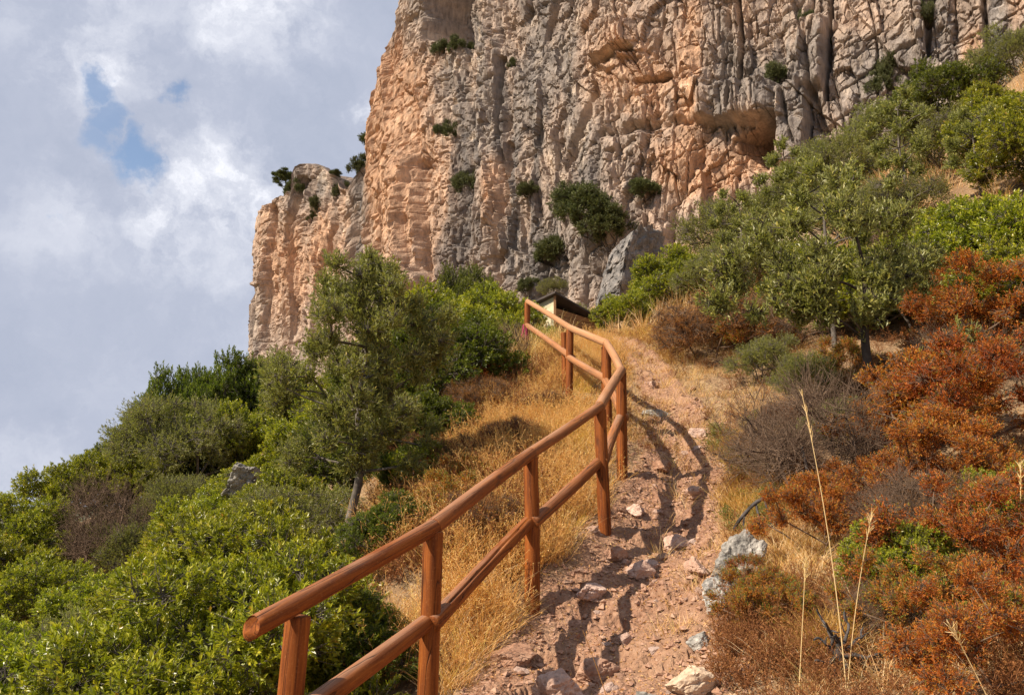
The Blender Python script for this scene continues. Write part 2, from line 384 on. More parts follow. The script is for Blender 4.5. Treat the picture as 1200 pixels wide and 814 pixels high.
def ground_z(x, y):
    x = np.atleast_1d(np.asarray(x, float)); y = np.atleast_1d(np.asarray(y, float))
    z = base_z(x, y)
    q, al = path_dist(x, y)
    pm = 1 - sstep(.75, 1.3, q)
    r = np.hypot(x, y)
    n0 = fbm(p3(x * .45, y * .45), 3, 11).reshape(x.shape)
    n1 = fbm(p3(x * 1.8, y * 1.8), 4, 21).reshape(x.shape)
    n2 = fbm(p3(x * 8, y * 8), 4, 31).reshape(x.shape)
    z = z + n0 * .12 * (1 - pm) + n1 * (.05 + .04 * (1 - pm)) + n2 * .028
    # rough treads worn into the path
    ph = (al + n0 * .5 + .25 * n1) / .62
    fr = ph - np.floor(ph)
    tread = (sstep(.0, .22, fr) - fr)
    z = z + pm * tread * .055 * sstep(3, 4.5, r)
    z = z - pm * .05 * (1 - np.clip(q, 0, 1) ** 2)
    o1, t1, e1 = facets(x * 3.3 + n1, y * 3.3 + n1, 7)
    o2, t2, e2 = facets(x * 9 + n1, y * 9, 17)
    z = z + pm * (o1 * .020 + t1 * .045 + o2 * .010 + t2 * .020) * sstep(4.0, 5.2, r)
    # far away the mountain falls to the valley
    far = sstep(125, 150, r)
    z = z * (1 - far) + (-78) * far
    return z
def gz(x, y): return float(ground_z([x], [y])[0])

ang_f = np.radians(np.linspace(-43, 43, 860))
ang_b = np.radians(np.linspace(43, 317, 110))[1:-1]
ang = np.concatenate((ang_f, ang_b))
rad = np.concatenate(([0.25, .6, 1.0, 1.5], np.exp(np.linspace(math.log(2.0), math.log(30), 520)), np.exp(np.linspace(math.log(30.3), math.log(155), 110))))
AA, RR = np.meshgrid(ang, rad)
TX = np.sin(AA) * RR; TY = np.cos(AA) * RR
TZ = ground_z(TX.ravel(), TY.ravel()).reshape(TX.shape)
pm = path_mask(TX.ravel(), TY.ravel())
na, nr = len(ang), len(rad)
idx = np.arange(na * nr).reshape(nr, na)
a = idx[:-1]; b = idx[1:]
q4 = np.stack((a, np.roll(a, -1, 1), np.roll(b, -1, 1), b), -1).reshape(-1, 4)[:, ::-1]
verts = np.stack((TX, TY, TZ), -1).reshape(-1, 3)
ctr = len(verts); verts = np.vstack((verts, [(0, 0, gz(0, 0))]))
fan = np.stack((np.full(na, ctr), idx[0], np.roll(idx[0], -1)), -1)[:, ::-1]
pmv = np.append(pm, 1.0)
m, t, b_, o_ = new_mat('hillside_soil')
g = t.nodes.new('ShaderNodeTexCoord')
nA = noise_node(t, g.outputs['Object'], 1.3, 6, .6); nB = noise_node(t, g.outputs['Object'], 14, 8, .7); nC = noise_node(t, g.outputs['Object'], 60, 5, .7)
dirt = ramp(t, nB.outputs['Fac'], [(.3, (.17, .090, .058)), (.5, (.33, .180, .115)), (.68, (.48, .30, .20))])
dirt = mixc(t, ramp(t, nC.outputs['Fac'], [(.58, 0.0), (.72, .8)]), dirt, (.52, .38, .29))
dirt = mixc(t, ramp(t, nA.outputs['Fac'], [(.4, 0.0), (.7, .45)]), dirt, (.44, .28, .17))
soil = ramp(t, nB.outputs['Fac'], [(.3, (.13, .08, .045)), (.5, (.30, .195, .11)), (.7, (.46, .33, .19))])
soil = mixc(t, ramp(t, nC.outputs['Fac'], [(.55, 0.0), (.7, .8)]), soil, (.50, .39, .27))
soil = mixc(t, ramp(t, nA.outputs['Fac'], [(.45, 0.0), (.65, .6)]), soil, (.20, .12, .07))
vo = t.nodes.new('ShaderNodeTexVoronoi'); vo.inputs['Scale'].default_value = 26; t.links.new(g.outputs['Object'], vo.inputs['Vector'])
col = mixc(t, attr(t, 'path'), soil, dirt)
t.links.new(col, b_.inputs['Base Color']); b_.inputs['Roughness'].default_value = .95; b_.inputs['Specular IOR Level'].default_value = .1
bp = t.nodes.new('ShaderNodeBump'); bp.inputs['Strength'].default_value = 1; bp.inputs['Distance'].default_value = .03
t.links.new(math_node(t, 'ADD', nB.outputs['Fac'], math_node(t, 'ADD', math_node(t, 'MULTIPLY', nC.outputs['Fac'], .5), math_node(t, 'MULTIPLY', vo.outputs['Distance'], -.8))), bp.inputs['Height'])
t.links.new(bp.outputs[0], b_.inputs['Normal'])
M['soil'] = m
terrain = ob('hillside_ground', fast_mesh('hillside_ground', verts, [q4, fan], True, {'path': pmv}), M['soil']); tag(terrain, kind='structure')

# valley floor far below, out to the horizon
vv = [(-9000, -9000, -76), (9000, -9000, -76), (9000, 9000, -76), (-9000, 9000, -76)]
valley = ob('valley_ground', fast_mesh('valley_ground', vv, [np.array([[0, 1, 2, 3]])]), rock_mat('valley_soil', (.05, .07, .03), (.10, .11, .06), (.2, .17, .12), .01)); tag(valley, kind='structure')

def spot(px, Y):
    """ground point at distance Y in the direction of column px"""
    x = (px - 600) / F * Y
    for _ in range(6):
        z = gz(x, Y); x = (px - 600) / F * (Y * CT + z * ST)
    return x, Y, gz(x, Y)

# ------------------------------------------------------------------ cliff
cpx = np.array([285, 340, 400, 450, 500, 600, 700, 800, 900, 1000, 1100, 1200, 1350.])
cY = np.array([100, 93, 85, 74, 68, 61, 55, 51, 48, 45, 43, 41, 37.])
pxs = np.linspace(303, 1340, 850)
Yc = np.interp(pxs, cpx, cY); kern = np.hanning(61); kern /= kern.sum()
Yc = np.convolve(np.pad(Yc, 30, 'edge'), kern, 'valid')
Xc = (pxs - 600) / F * Yc * 1.05
nb = 46                                                       # the end of the wall turns away from the camera
tt = np.linspace(1, 0, nb, endpoint=False)
Xb = Xc[0] + 3.0 * np.sin(tt * 1.2) * tt + 14 * tt ** 2; Yb = Yc[0] + 34 * tt
Xc = np.concatenate((Xb, Xc)); Yc = np.concatenate((Yb, Yc))
SIL = np.array([(270, 300), (288, 278), (293, 262), (304, 250), (318, 238), (330, 231), (338, 234), (346, 226), (350, 200), (356, 193), (368, 193), (378, 200), (386, 208), (389, 220), (396, 218), (400, 205), (404, 186), (412, 178), (417, 156),
                (424, 128), (429, 104), (433, 84), (440, 60), (447, 38), (452, 12), (457, -10), (470, -60), (500, -140), (2000, -140)])
zz = np.linspace(0, 95, 380)
ZT = np.zeros(len(Xc))
for i in range(len(Xc)):
    if i < nb: continue
    ppx, ppy = proj(Xc[i], Yc[i], zz)
    above = np.where(ppy < np.interp(ppx, SIL[:, 0], SIL[:, 1]))[0]
    ZT[i] = zz[above[0]] if len(above) else 95
ZT = np.minimum(ZT, 78); ZT[:nb] = ZT[nb] - 6 * tt
ZB = base_z(Xc, Yc) - 6
nv = 430; ntop = 14
V = np.linspace(0, 1, nv)[:, None]
Z = ZB[None] + (ZT - ZB)[None] * V
S = np.concatenate(([0], np.cumsum(np.hypot(np.diff(Xc), np.diff(Yc)))))
tx = np.gradient(Xc); ty = np.gradient(Yc); tl = np.hypot(tx, ty)
nx = ty / tl; ny = -tx / tl
nx = np.convolve(np.pad(nx, 12, 'edge'), np.ones(25) / 25, 'valid'); ny = np.convolve(np.pad(ny, 12, 'edge'), np.ones(25) / 25, 'valid')
SS = np.broadcast_to(S[None], Z.shape)
PX, PY = proj(np.broadcast_to(Xc[None], Z.shape), np.broadcast_to(Yc[None], Z.shape), Z)
s = SS.ravel(); z = Z.ravel(); px = PX.ravel(); py = PY.ravel()
w1 = fbm(p3(s / 7, z / 9), 3, 41); w2 = fbm(p3(s / 2.2, z / 3), 3, 45)
sw = s + 1.5 * w1 + .12 * w2; zw = z + .6 * w2; sf = s + .5 * w1 + .12 * z; zf = z - .10 * s
big = fbm(p3(sw / 11, zw / 45, 3.1), 3, 51)
mid = fbm(p3(sw / 3.0, zw / 12, 1.7), 4, 55)
fine = fbm(p3(s / .9, z / 1.6, .7), 4, 61)
cr1 = np.maximum(0, 1 - np.abs(fbm(p3(sw / 5.5, zw / 38, 9.), 2, 71)) * 6) ** 2
cr2 = np.maximum(0, 1 - np.abs(fbm(p3(sw / 2.4, zw / 26, 5.), 2, 75)) * 9) ** 2
cr3 = np.maximum(0, 1 - np.abs(fbm(p3((s + z * .5) / 6, (z - s * .45) / 2.2, 5.), 2, 79)) * 9) ** 2
oa, ta, ea = facets(sf / 4.2, zf / 13, 101)
obf, tb, eb = facets(sf / 1.6, zf / 4.6, 111)
oc, tc_, ec = facets((s + .2 * z) / .55, (z - .2 * s) / .95, 121)
tiny = fbm(p3(s / .35, z / .6, .3), 3, 65)
ridge = 1 - 2 * np.abs(fbm(p3(sw / 1.1, zw / 3.2, 4.4), 4, 181, .6))
crk4 = np.maximum(0, 1 - np.abs(fbm(p3(sw / 1.2, zw / 7, 15.), 3, 191)) * 14)
crk5 = np.maximum(0, 1 - np.abs(fbm(p3((s + z * .7) / 2.8, (z - s * .6) / 1.1, 25.), 3, 195)) * 16)
dep = 2.1 * big + .50 * mid + .22 * fine + .16 * tiny + .06 * ridge - .35 * crk4 - .22 * crk5 - .8 * cr1 - .45 * cr2 - .35 * cr3 + .30 * oa + .75 * ta + .20 * obf + .40 * tb + .06 * oc + .20 * tc_
left_k = sstep(330, 290, px)
dep = dep * (1 - .35 * left_k)
def box(x0, x1, y0, y1, ex=4, ey=4, jx=0):
    x = px + 4 * w2 + jx; y = py + 4 * w2
    return sstep(x0 - ex, x0 + ex, x) * (1 - sstep(x1 - ex, x1 + ex, x)) * sstep(y0 - ey, y0 + ey, y) * (1 - sstep(y1 - ey, y1 + ey, y))
def line(x0, y0, x1, y1, w):
    dx, dy = x1 - x0, y1 - y0; l2 = dx * dx + dy * dy
    tq = np.clip(((px - x0) * dx + (py - y0) * dy) / l2, 0, 1)
    d = np.hypot(px + 3 * w2 - x0 - tq * dx, py + 3 * w2 - y0 - tq * dy)
    return np.maximum(0, 1 - d / w)
dep -= 5.5 * box(492, 556, -80, 44, 3, 2)                     # deep niche at the top with a planted ledge
# leaning orange pillar: swells to the right, then breaks off into a shaded chimney
xr = 488 + (py - 190) * .08
pil = sstep(432, 478, px) * (1 - sstep(xr - 1.5, xr + 2.0, px)) * sstep(150, 215, py) * (1 - sstep(330, 350, py))
dep += 1.7 * pil
dep -= 1.3 * box(486, 503, 188, 318, 2, 8)
cave = box(852, 908, 134, 176, 4, 3)
roof = 123 + (906 - px) * .52
dep -= 3.6 * sstep(846, 885, px) * (1 - sstep(903, 907, px)) * sstep(roof - 1.0, roof + 1.5, py + 1.5 * w2) * (1 - sstep(140, 196, py))
dep += 1.8 * box(812, 905, 88, 133, 12, 3)
dep += 1.2 * box(906, 943, 92, 194, 3, 8); dep += 1.3 * box(930, 962, 6, 94, 5, 6)
dep -= 1.8 * line(965, -60, 962, 108, 3.5); dep -= 1.6 * line(941, 112, 944, 200, 3.5)
dep -= 2.6 * line(573, 60, 571, 150, 4); dep -= 2.0 * line(640, -40, 627, 35, 3.5); dep -= 2.0 * line(585, 165, 583, 245, 5)
dep -= 1.8 * line(858, -20, 862, 40, 4); dep -= 1.4 * line(862, 40, 850, 120, 4); dep -= 1.4 * line(770, 15, 762, 60, 4)
dep += 1.1 * box(683, 738, 20, 66, 8, 1.5) * sstep(-20, 20, (66 - py) - (738 - px) * -.25)
dep -= 1.5 * line(688, 78, 736, 54, 5); dep -= 1.3 * line(740, 90, 776, 80, 4); dep -= 1.5 * line(700, 155, 800, 135, 8) * (.5 + .5 * fine)
dep -= 2.2 * line(655, 195, 690, 95, 6) * .6
dep -= 2.2 * line(356, 210, 335, 300, 4); dep -= 2.2 * line(322, 245, 318, 410, 5); dep -= 1.8 * line(388, 222, 372, 330, 4); dep -= 1.6 * line(300, 270, 300, 430, 4)
dep -= 2.5 * line(411, 180, 402, 300, 5)
dep -= .9 * line(1090, -20, 1078, 110, 5); dep -= .9 * line(1152, -20, 1160, 110, 4)
dep -= (1.1 + 1.3 * sstep(170, 20, py)) * sstep(485, 440, px) * sstep(400, 415, px)
dep = dep.reshape(Z.shape)
lean = -(Z - 15) * .05 * sstep(440, 540, PX)
X3 = Xc[None] + nx[None] * (dep + lean); Y3 = Yc[None] + ny[None] * (dep + lean)
Z3 = Z + .15 * fine.reshape(Z.shape)
# the top runs back from the edge
bk = (np.linspace(0, 1, ntop + 1)[1:, None]) ** 1.5 * 22
RXt = X3[-1][None] - nx[None] * bk; RYt = Y3[-1][None] - ny[None] * bk
RZt = Z3[-1][None] - bk * .02 + fbm(p3(RXt.ravel() / 3, RYt.ravel() / 3), 3, 131).reshape(RXt.shape) * np.minimum(bk, 1.2)
X3 = np.vstack((X3, RXt)); Y3 = np.vstack((Y3, RYt)); Z3 = np.vstack((Z3, RZt))
nrow, ncol = X3.shape
idx = np.arange(nrow * ncol).reshape(nrow, ncol)
quads = np.stack((idx[:-1, :-1], idx[:-1, 1:], idx[1:, 1:], idx[1:, :-1]), -1).reshape(-1, 4)
# rock colours: orange fresh faces, grey weathered faces, dark water streaks
gg = lambda x, y, rx, ry: np.exp(-((px - x) / rx) ** 2 - ((py - y) / ry) ** 2)
org = np.zeros_like(px)
for (x, y, rx, ry, k) in ((458, 200, 36, 110, 1.25), (445, 100, 22, 70, .8), (350, 320, 50, 80, .35), (585, 60, 8, 70, .6), (570, 215, 9, 45, .8), (720, 90, 70, 55, .5), (803, 70, 12, 80, .8), (830, 195, 45, 26, .9), (880, 160, 34, 30, 1.3),
                          (1140, 45, 18, 40, .9), (1185, 10, 10, 50, .5), (330, 330, 40, 90, .4), (385, 300, 20, 60, .4), (655, 15, 45, 30, .35), (780, 190, 40, 30, .4), (1000, 10, 50, 22, .45), (925, 190, 30, 30, .4)):
    org += k * gg(x, y, rx, ry)
gry = np.zeros_like(px)
for (x, y, rx, ry, k) in ((600, 110, 45, 60, .6), (640, 60, 22, 60, .4), (555, 170, 25, 60, .5), (600, 290, 80, 55, .7), (845, 70, 22, 60, .9), (900, 90, 30, 35, .9), (928, 140, 20, 50, .9), (1025, 75, 55, 75, .6), (1165, 60, 9, 70, 1.2),
                          (525, 20, 30, 25, .9), (405, 200, 12, 60, .7), (370, 215, 20, 25, .6), (950, 50, 18, 45, .8), (680, 300, 60, 40, .5), (1105, 50, 14, 60, .7)):
    gry += k * gg(x, y, rx, ry)
n1 = fbm(p3(sw / 6, zw / 13, 2.2), 4, 141); n2 = fbm(p3(sw / 1.3, zw / 8, 2.2), 4, 151); n3 = fbm(p3(s / .7, z / 1.1, 2), 4, 161)
n4 = fbm(p3(sw / 3.1, zw / 25, 7.2), 3, 171)
fo = .85 * sstep(.05, 1.05, org * 1.15 + n1 * .9 + n2 * .45 - gry * .9 + .08)[:, None]
fg = sstep(.05, .85, gry * 1.0 - n1 * .7 + n2 * .9 - org * .8 + .22)[:, None]
fp = sstep(.15, .7, n3 * .8 + n2 * .5)[:, None]
fd = sstep(.28, .62, n4 + .35 * n2 + gry * .2 - org * .3)[:, None]
c = np.tile(np.array((.415, .325, .265)), (len(px), 1))
c = c * (1 - fo) + np.array((.53, .325, .205)) * fo
c = c * (1 - fg * .85) + np.array((.255, .225, .205)) * fg * .85
c = c * (1 - fp * .5) + np.array((.66, .54, .42)) * fp * .5
c = c * (1 - fd * .65) + np.array((.150, .138, .135)) * fd * .65
c = c * (1 + .16 * n3[:, None])
bg = gg(1165, 60, 8, 80)[:, None]; c = c * (1 - bg * .6) + np.array((.22, .24, .28)) * bg * .6
c = c.reshape(Z.shape + (3,)); c = np.vstack((c, np.repeat(c[-1:], ntop, 0) * .8)).reshape(-1, 3)
m, t, b_, o_ = new_mat('cliff_rock')
g = t.nodes.new('ShaderNodeTexCoord')
mp = t.nodes.new('ShaderNodeMapping'); mp.inputs['Scale'].default_value = (1, 1, .45); t.links.new(g.outputs['Object'], mp.inputs[0])
nA = noise_node(t, mp.outputs[0], 1.6, 8, .68, .3); nB = noise_node(t, mp.outputs[0], 6.0, 8, .78)
vc = attr(t, 'rock', True)
cc = mixc(t, 1.0, vc, ramp(t, nA.outputs['Fac'], [(.3, (.50, .50, .52)), (.5, (1.0, 1.0, 1.0)), (.68, (1.38, 1.34, 1.28))]), 'MULTIPLY')
cc = mixc(t, ramp(t, nB.outputs['Fac'], [(.55, 0.0), (.66, .6)]), cc, (.13, .115, .11))
t.links.new(cc, b_.inputs['Base Color']); b_.inputs['Roughness'].default_value = .95; b_.inputs['Specular IOR Level'].default_value = .1
bp = t.nodes.new('ShaderNodeBump'); bp.inputs['Strength'].default_value = 1; bp.inputs['Distance'].default_value = .32
t.links.new(math_node(t, 'ADD', nA.outputs['Fac'], math_node(t, 'MULTIPLY', nB.outputs['Fac'], .35)), bp.inputs['Height']); t.links.new(bp.outputs[0], b_.inputs['Normal'])
cv = np.stack((X3, Y3, Z3), -1).reshape(-1, 3)
cliff = ob('cliff', fast_mesh('cliff', cv, [quads], False, colors={'rock': c}), m); tag(cliff, kind='structure')
sub = idx[::2, ::2]; bq = np.stack((sub[:-1, :-1], sub[:-1, 1:], sub[1:, 1:], sub[1:, :-1]), -1).reshape(-1, 4)
BV = BVHTree.FromPolygons([Vector(q) for q in cv.tolist()], bq.tolist())
def on_cliff(px_, py_):
    h = BV.ray_cast(Vector((0, 0, 0)), pix_dir(px_, py_))
    return h[0] if h[0] is not None else None

# ------------------------------------------------------------------ plants
def norm(v): return v / np.maximum(np.linalg.norm(v, axis=-1, keepdims=True), 1e-9)
def tubes(P0, P1, P2, r0, r2, sides=3, rings=3):
    """bezier twigs, all at once"""
    n = len(P0); ts = np.linspace(0, 1, rings)
    d = norm(P2 - P0); ref = np.where(np.abs(d[:, 2:3]) < .9, np.array([[0, 0, 1.]]), np.array([[1., 0, 0]]))
    u = norm(np.cross(d, ref)); v = np.cross(d, u)
    r0 = np.broadcast_to(r0, (n,)); r2 = np.broadcast_to(r2, (n,))
    out = np.zeros((n, rings, sides, 3))
    for i, q in enumerate(ts):
        c_ = P0 * (1 - q) ** 2 + 2 * P1 * q * (1 - q) + P2 * q * q
        r = r0 * (1 - q) + r2 * q
        for k in range(sides):
            an = 2 * math.pi * k / sides
            out[:, i, k] = c_ + (u * math.cos(an) + v * math.sin(an)) * r[:, None]
    ix = np.arange(n * rings * sides).reshape(n, rings, sides)
    a_ = ix[:, :-1]; b_ = ix[:, 1:]
    f = np.stack((a_, np.roll(a_, -1, 2), np.roll(b_, -1, 2), b_), -1).reshape(-1, 4)
    return out.reshape(-1, 3), f
class Acc:
    def __init__(s): s.v = []; s.f = []; s.n = 0
    def add(s, v, f): s.v.append(v); s.f.append(f + s.n); s.n += len(v)
    def mesh(s, name, smooth=True, **k):
        by = {}
        for f in s.f: by.setdefault(f.shape[1], []).append(f)
        return fast_mesh(name, np.vstack(s.v), [np.vstack(q) for q in by.values()], smooth, **k)
def leaves(P, A, m, twl, l, w, spread, rng, up=.5, upturn=0.):
    n = len(P); t_ = rng.random((n, m))
    ref = np.where(np.abs(A[:, 2:3]) < .9, np.array([[0, 0, 1.]]), np.array([[1., 0, 0]]))
    U = norm(np.cross(A, ref)); Vv = np.cross(A, U)
    phi = 2.4 * np.arange(m)[None] + rng.random((n, 1)) * 6.28 + rng.normal(0, .3, (n, m))
    radv = U[:, None] * np.cos(phi)[..., None] + Vv[:, None] * np.sin(phi)[..., None]
    pos = P[:, None] - A[:, None] * (twl * t_)[..., None]
    sa = spread * (.45 + .65 * t_)[..., None]
    d = norm(A[:, None] * (1 - .35 * sa) + radv * sa + rng.normal(0, .15, (n, m, 3)) + np.array((0, 0, upturn)))
    nn = A[:, None] * .6 + np.array((0, 0, up)) + rng.normal(0, .45, (n, m, 3))
    nn = norm(nn - d * (nn * d).sum(-1, keepdims=True)); sd = np.cross(d, nn)
    ll = (l * (.6 + .6 * rng.random((n, m))))[..., None]; ww = ll * (w / l) * .5
    v = np.stack((pos, pos + d * ll * .5 + sd * ww + nn * ww * .35, pos + d * ll - nn * ll * .12, pos + d * ll * .5 - sd * ww + nn * ww * .35), 2)
    nl = n * m; ix = np.arange(nl * 4).reshape(nl, 4)
    f = np.vstack((ix[:, [0, 1, 2]], ix[:, [0, 2, 3]]))
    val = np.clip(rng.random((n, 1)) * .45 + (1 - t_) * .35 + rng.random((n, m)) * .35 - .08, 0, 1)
    return v.reshape(-1, 3), f, np.repeat(val.reshape(-1), 4)
def dome_clumps(rng, n, R, Hh, low=-.1, cr=.34, z0=.45):
    """clump centres over an uneven dome of radius R and height Hh"""
    out_ = []
    for i in range(n):
        az = 2.4 * i + rng.normal(0, .3); zc = low + (1 - low) * ((i + .5) / n) ** .8
        rr = math.sqrt(max(0, 1 - max(zc, 0) ** 2)); k = .55 + .4 * rng.random()
        if i % 4 == 0: k *= .6
        c_ = np.array((math.cos(az) * rr * R * k, math.sin(az) * rr * R * k, Hh * z0 + zc * Hh * (1 - z0) * k * 1.05))
        s_ = cr * (.7 + .6 * rng.random()) * R
        out_.append((c_, np.array((s_, s_, s_ * .8))))
    return out_
def plant_meshes(name, seed, clumps, tips, m, twl, l, w, spread, trunk=None, stems=8, r_stem=.02, twig_r=.0035, origin_spread=.12, up=.5, inner=.35, bias=.5, skip=0.0, core=None, upturn=0.):
    rng = np.random.default_rng(seed)
    wood = Acc(); P = []; A = []
    cen = np.mean([c_[0] for c_ in clumps], 0) if core is None else np.array(core)
    # the branching: every clump grows from the nearest point of what already stands
    if trunk is None:
        nodes = [np.array((math.cos(a_), math.sin(a_), 0)) * origin_spread * .6 for a_ in np.arange(stems) * 6.28 / stems]; plen = [0.0] * stems; nr_ = [r_stem * 1.15] * stems
    else:
        tq = np.array(trunk, float)[1:]
        nodes = [q for i in range(len(tq) - 1) for q in (tq[i, :3], tq[i, :3] * .5 + tq[i + 1, :3] * .5)] + [tq[-1, :3]]
        plen = [max(0.0, q[2] * .3) for q in nodes]; nr_ = [r_stem * 1.2] * len(nodes)
    order = sorted(range(len(clumps)), key=lambda i: min(np.linalg.norm(np.array(nodes) - clumps[i][0], axis=1)))
    start = {}
    for i in order:
        c_ = clumps[i][0]; nd_ = np.array(nodes); dist = np.linalg.norm(nd_ - c_, axis=1)
        j = int(np.argmin(dist + .35 * np.array(plen) + np.maximum(0, nd_[:, 2] - c_[2]) * .8))
        start[i] = (nodes[j], nr_[j])
        r1 = max(nr_[j] * .72, r_stem * .22)
        md = nodes[j] * .5 + c_ * .5 + rng.normal(0, .07, 3) * dist[j]
        nodes += [md, c_]; plen += [plen[j] + dist[j] * .5, plen[j] + dist[j]]; nr_ += [(nr_[j] + r1) / 2, r1]
        start[i] = (nodes[j], nr_[j] * .95, r1, md * 2 - nodes[j] * .5 - c_ * .5)
    for ci, (c_, rs) in enumerate(clumps):
        n = max(6, int(tips * (rs[0] * rs[1] * rs[2]) ** (2 / 3) / np.mean([(q[1][0] * q[1][1] * q[1][2]) ** (2 / 3) for q in clumps])))
        d = norm(rng.normal(0, 1, (n * 3, 3)))
        outw = norm((c_ - cen)[None] + np.array([[0, 0, .15]]))
        score = (d * outw).sum(1) + d[:, 2] * .4 + rng.normal(0, 1 / max(bias, .01) * .5, len(d))
        d = d[np.argsort(-score)[:n]]
        r = inner + (1 - inner) * rng.random((n, 1)) ** .6
        lump = 1 + .22 * vn(d * 2.3 + ci * 7.7, seed)[:, None]
        p = c_ + d * rs * r * lump
        ax = norm(d * .75 + outw * .25 + np.array([[0, 0, .45]]) + rng.normal(0, .25, (n, 3)))
        P.append(p); A.append(ax)
        # limb to the clump
        b0, ra, rb, midp = start[ci]
        wood.add(*tubes(b0[None], midp[None], c_[None], ra, rb, 6, 7))
        # sub-branches, then twigs
        k = max(4, n // 14); hubs = c_ + norm(rng.normal(0, 1, (k, 3)) + outw * .5) * rs * .45
        wood.add(*tubes(np.repeat(c_[None], k, 0), (hubs + c_) / 2 + rng.normal(0, .04, (k, 3)), hubs, r_stem * .32, r_stem * .16, 4, 4))
        j = np.argmin(((p[:, None] - hubs[None]) ** 2).sum(-1), 1)
        h = hubs[j]
        wood.add(*tubes(h, (h + p) / 2 + rng.normal(0, .03, (n, 3)), p, twig_r, twig_r * .4, 3, 3))
    P = np.vstack(P); A = np.vstack(A)
    if trunk is not None:
        tr = np.array(trunk, float)
        for i in range(len(tr) - 1):
            pass
        pts = tr[:, :3]; rr = tr[:, 3]
        # smooth trunk tube along the polyline
        q = []; rad_ = []
        for i in range(len(pts) - 1):
            for s_ in np.linspace(0, 1, 6, endpoint=False):
                p0 = pts[max(i - 1, 0)]; p1 = pts[i]; p2 = pts[i + 1]; p3_ = pts[min(i + 2, len(pts) - 1)]
                q.append(.5 * ((2 * p1) + (-p0 + p2) * s_ + (2 * p0 - 5 * p1 + 4 * p2 - p3_) * s_ ** 2 + (-p0 + 3 * p1 - 3 * p2 + p3_) * s_ ** 3)); rad_.append(rr[i] * (1 - s_) + rr[i + 1] * s_)
        q.append(pts[-1]); rad_.append(rr[-1]); q = np.array(q)
        td = norm(np.gradient(q, axis=0)); ref = np.array((1., .2, 0)); u = norm(np.cross(td, ref)); v_ = np.cross(td, u)
        sd_ = 9; ring = np.zeros((len(q), sd_, 3))
        for k in range(sd_):
            an = 2 * math.pi * k / sd_
            wob = 1 + .14 * vn(q * 9 + k * 3.1, seed)[:, None]
            ring[:, k] = q + (u * math.cos(an) + v_ * math.sin(an)) * np.array(rad_)[:, None] * wob
        ix = np.arange(len(q) * sd_).reshape(len(q), sd_)
        f = np.stack((ix[:-1], np.roll(ix[:-1], -1, 1), np.roll(ix[1:], -1, 1), ix[1:]), -1).reshape(-1, 4)
        wood.add(ring.reshape(-1, 3), f)
    wm = wood.mesh(name + '_wood')
    lm = None
    if m > 0:
        keep = rng.random(len(P)) > skip
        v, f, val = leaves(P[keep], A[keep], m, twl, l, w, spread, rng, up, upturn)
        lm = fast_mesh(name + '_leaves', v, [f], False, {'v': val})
    else:
        # extra fine twigs
        acc = Acc(); acc.v = wood.v; acc.f = wood.f; acc.n = wood.n
        for _ in range(4):
            e = P + norm(A + rng.normal(0, .7, P.shape)) * twl * (.5 + rng.random((len(P), 1)))
            acc.add(*tubes(P, (P + e) / 2 + rng.normal(0, .012, P.shape), e, twig_r * .6, twig_r * .25, 3, 3))
        wm = acc.mesh(name + '_wood')
    return wm, lm
PROTO = {}
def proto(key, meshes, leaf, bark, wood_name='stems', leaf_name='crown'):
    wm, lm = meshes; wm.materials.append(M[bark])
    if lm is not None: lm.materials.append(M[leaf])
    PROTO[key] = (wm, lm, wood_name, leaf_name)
def put(key, name, loc, rz, s, label, cat, group=None, tilt=(0, 0)):
    wm, lm, wn, ln = PROTO[key]
    if isinstance(s, (int, float)): s = (s, s, s)
    if lm is None:
        o = ob(name, wm, loc=loc); o.rotation_euler = (tilt[0], tilt[1], rz); o.scale = s
    else:
        o = empty(name, loc, rz, s); o.rotation_euler = (tilt[0], tilt[1], rz)
        ob(wn, wm, parent=o); ob(ln, lm, parent=o)
    tag(o, label, cat, group); return o

rg = np.random.default_rng(3)
for i in range(3):
    proto('lentisk%d' % i, plant_meshes('lentisk_bush', 10 + i, dome_clumps(np.random.default_rng(30 + i), 34, 1.0, 1.35, -.15, .33, .42), 118, 14, .085, .045, .0175, .95, np.random and None, r_stem=.022, bias=1.2), 'lentisk', 'bark')
proto('deep0', (PROTO['lentisk0'][0].copy(), PROTO['lentisk0'][1].copy()), 'deep', 'bark')
proto('deep1', (PROTO['lentisk1'][0].copy(), PROTO['lentisk1'][1].copy()), 'deep', 'bark')
for k in ('deep0', 'deep1'):
    PROTO[k][0].materials.clear(); PROTO[k][0].materials.append(M['bark']); PROTO[k][1].materials.clear(); PROTO[k][1].materials.append(M['deep'])
proto('olive_bush', plant_meshes('olive_bush', 21, dome_clumps(np.random.default_rng(41), 30, 1.0, 1.4, -.1, .36, .42), 90, 13, .16, .046, .011, .8, r_stem=.02, bias=.8), 'olive', 'bark')
proto('grey_bush', plant_meshes('grey_bush', 22, dome_clumps(np.random.default_rng(42), 30, 1.0, 1.2, -.1, .36, .42), 90, 12, .14, .036, .013, .85, r_stem=.02, bias=.8), 'grey_olive', 'bark')
proto('juniper0', plant_meshes('juniper_bush', 23, dome_clumps(np.random.default_rng(43), 26, 1.0, 1.5, -.2, .36, .45), 70, 11, .20, .085, .030, .9, r_stem=.03, bias=.8), 'juniper', 'darkbark')
proto('juniper1', plant_meshes('juniper_bush', 24, dome_clumps(np.random.default_rng(44), 26, 1.0, 1.2, -.2, .40, .4), 70, 11, .20, .085, .030, .9, r_stem=.03, bias=.8), 'juniper', 'darkbark')
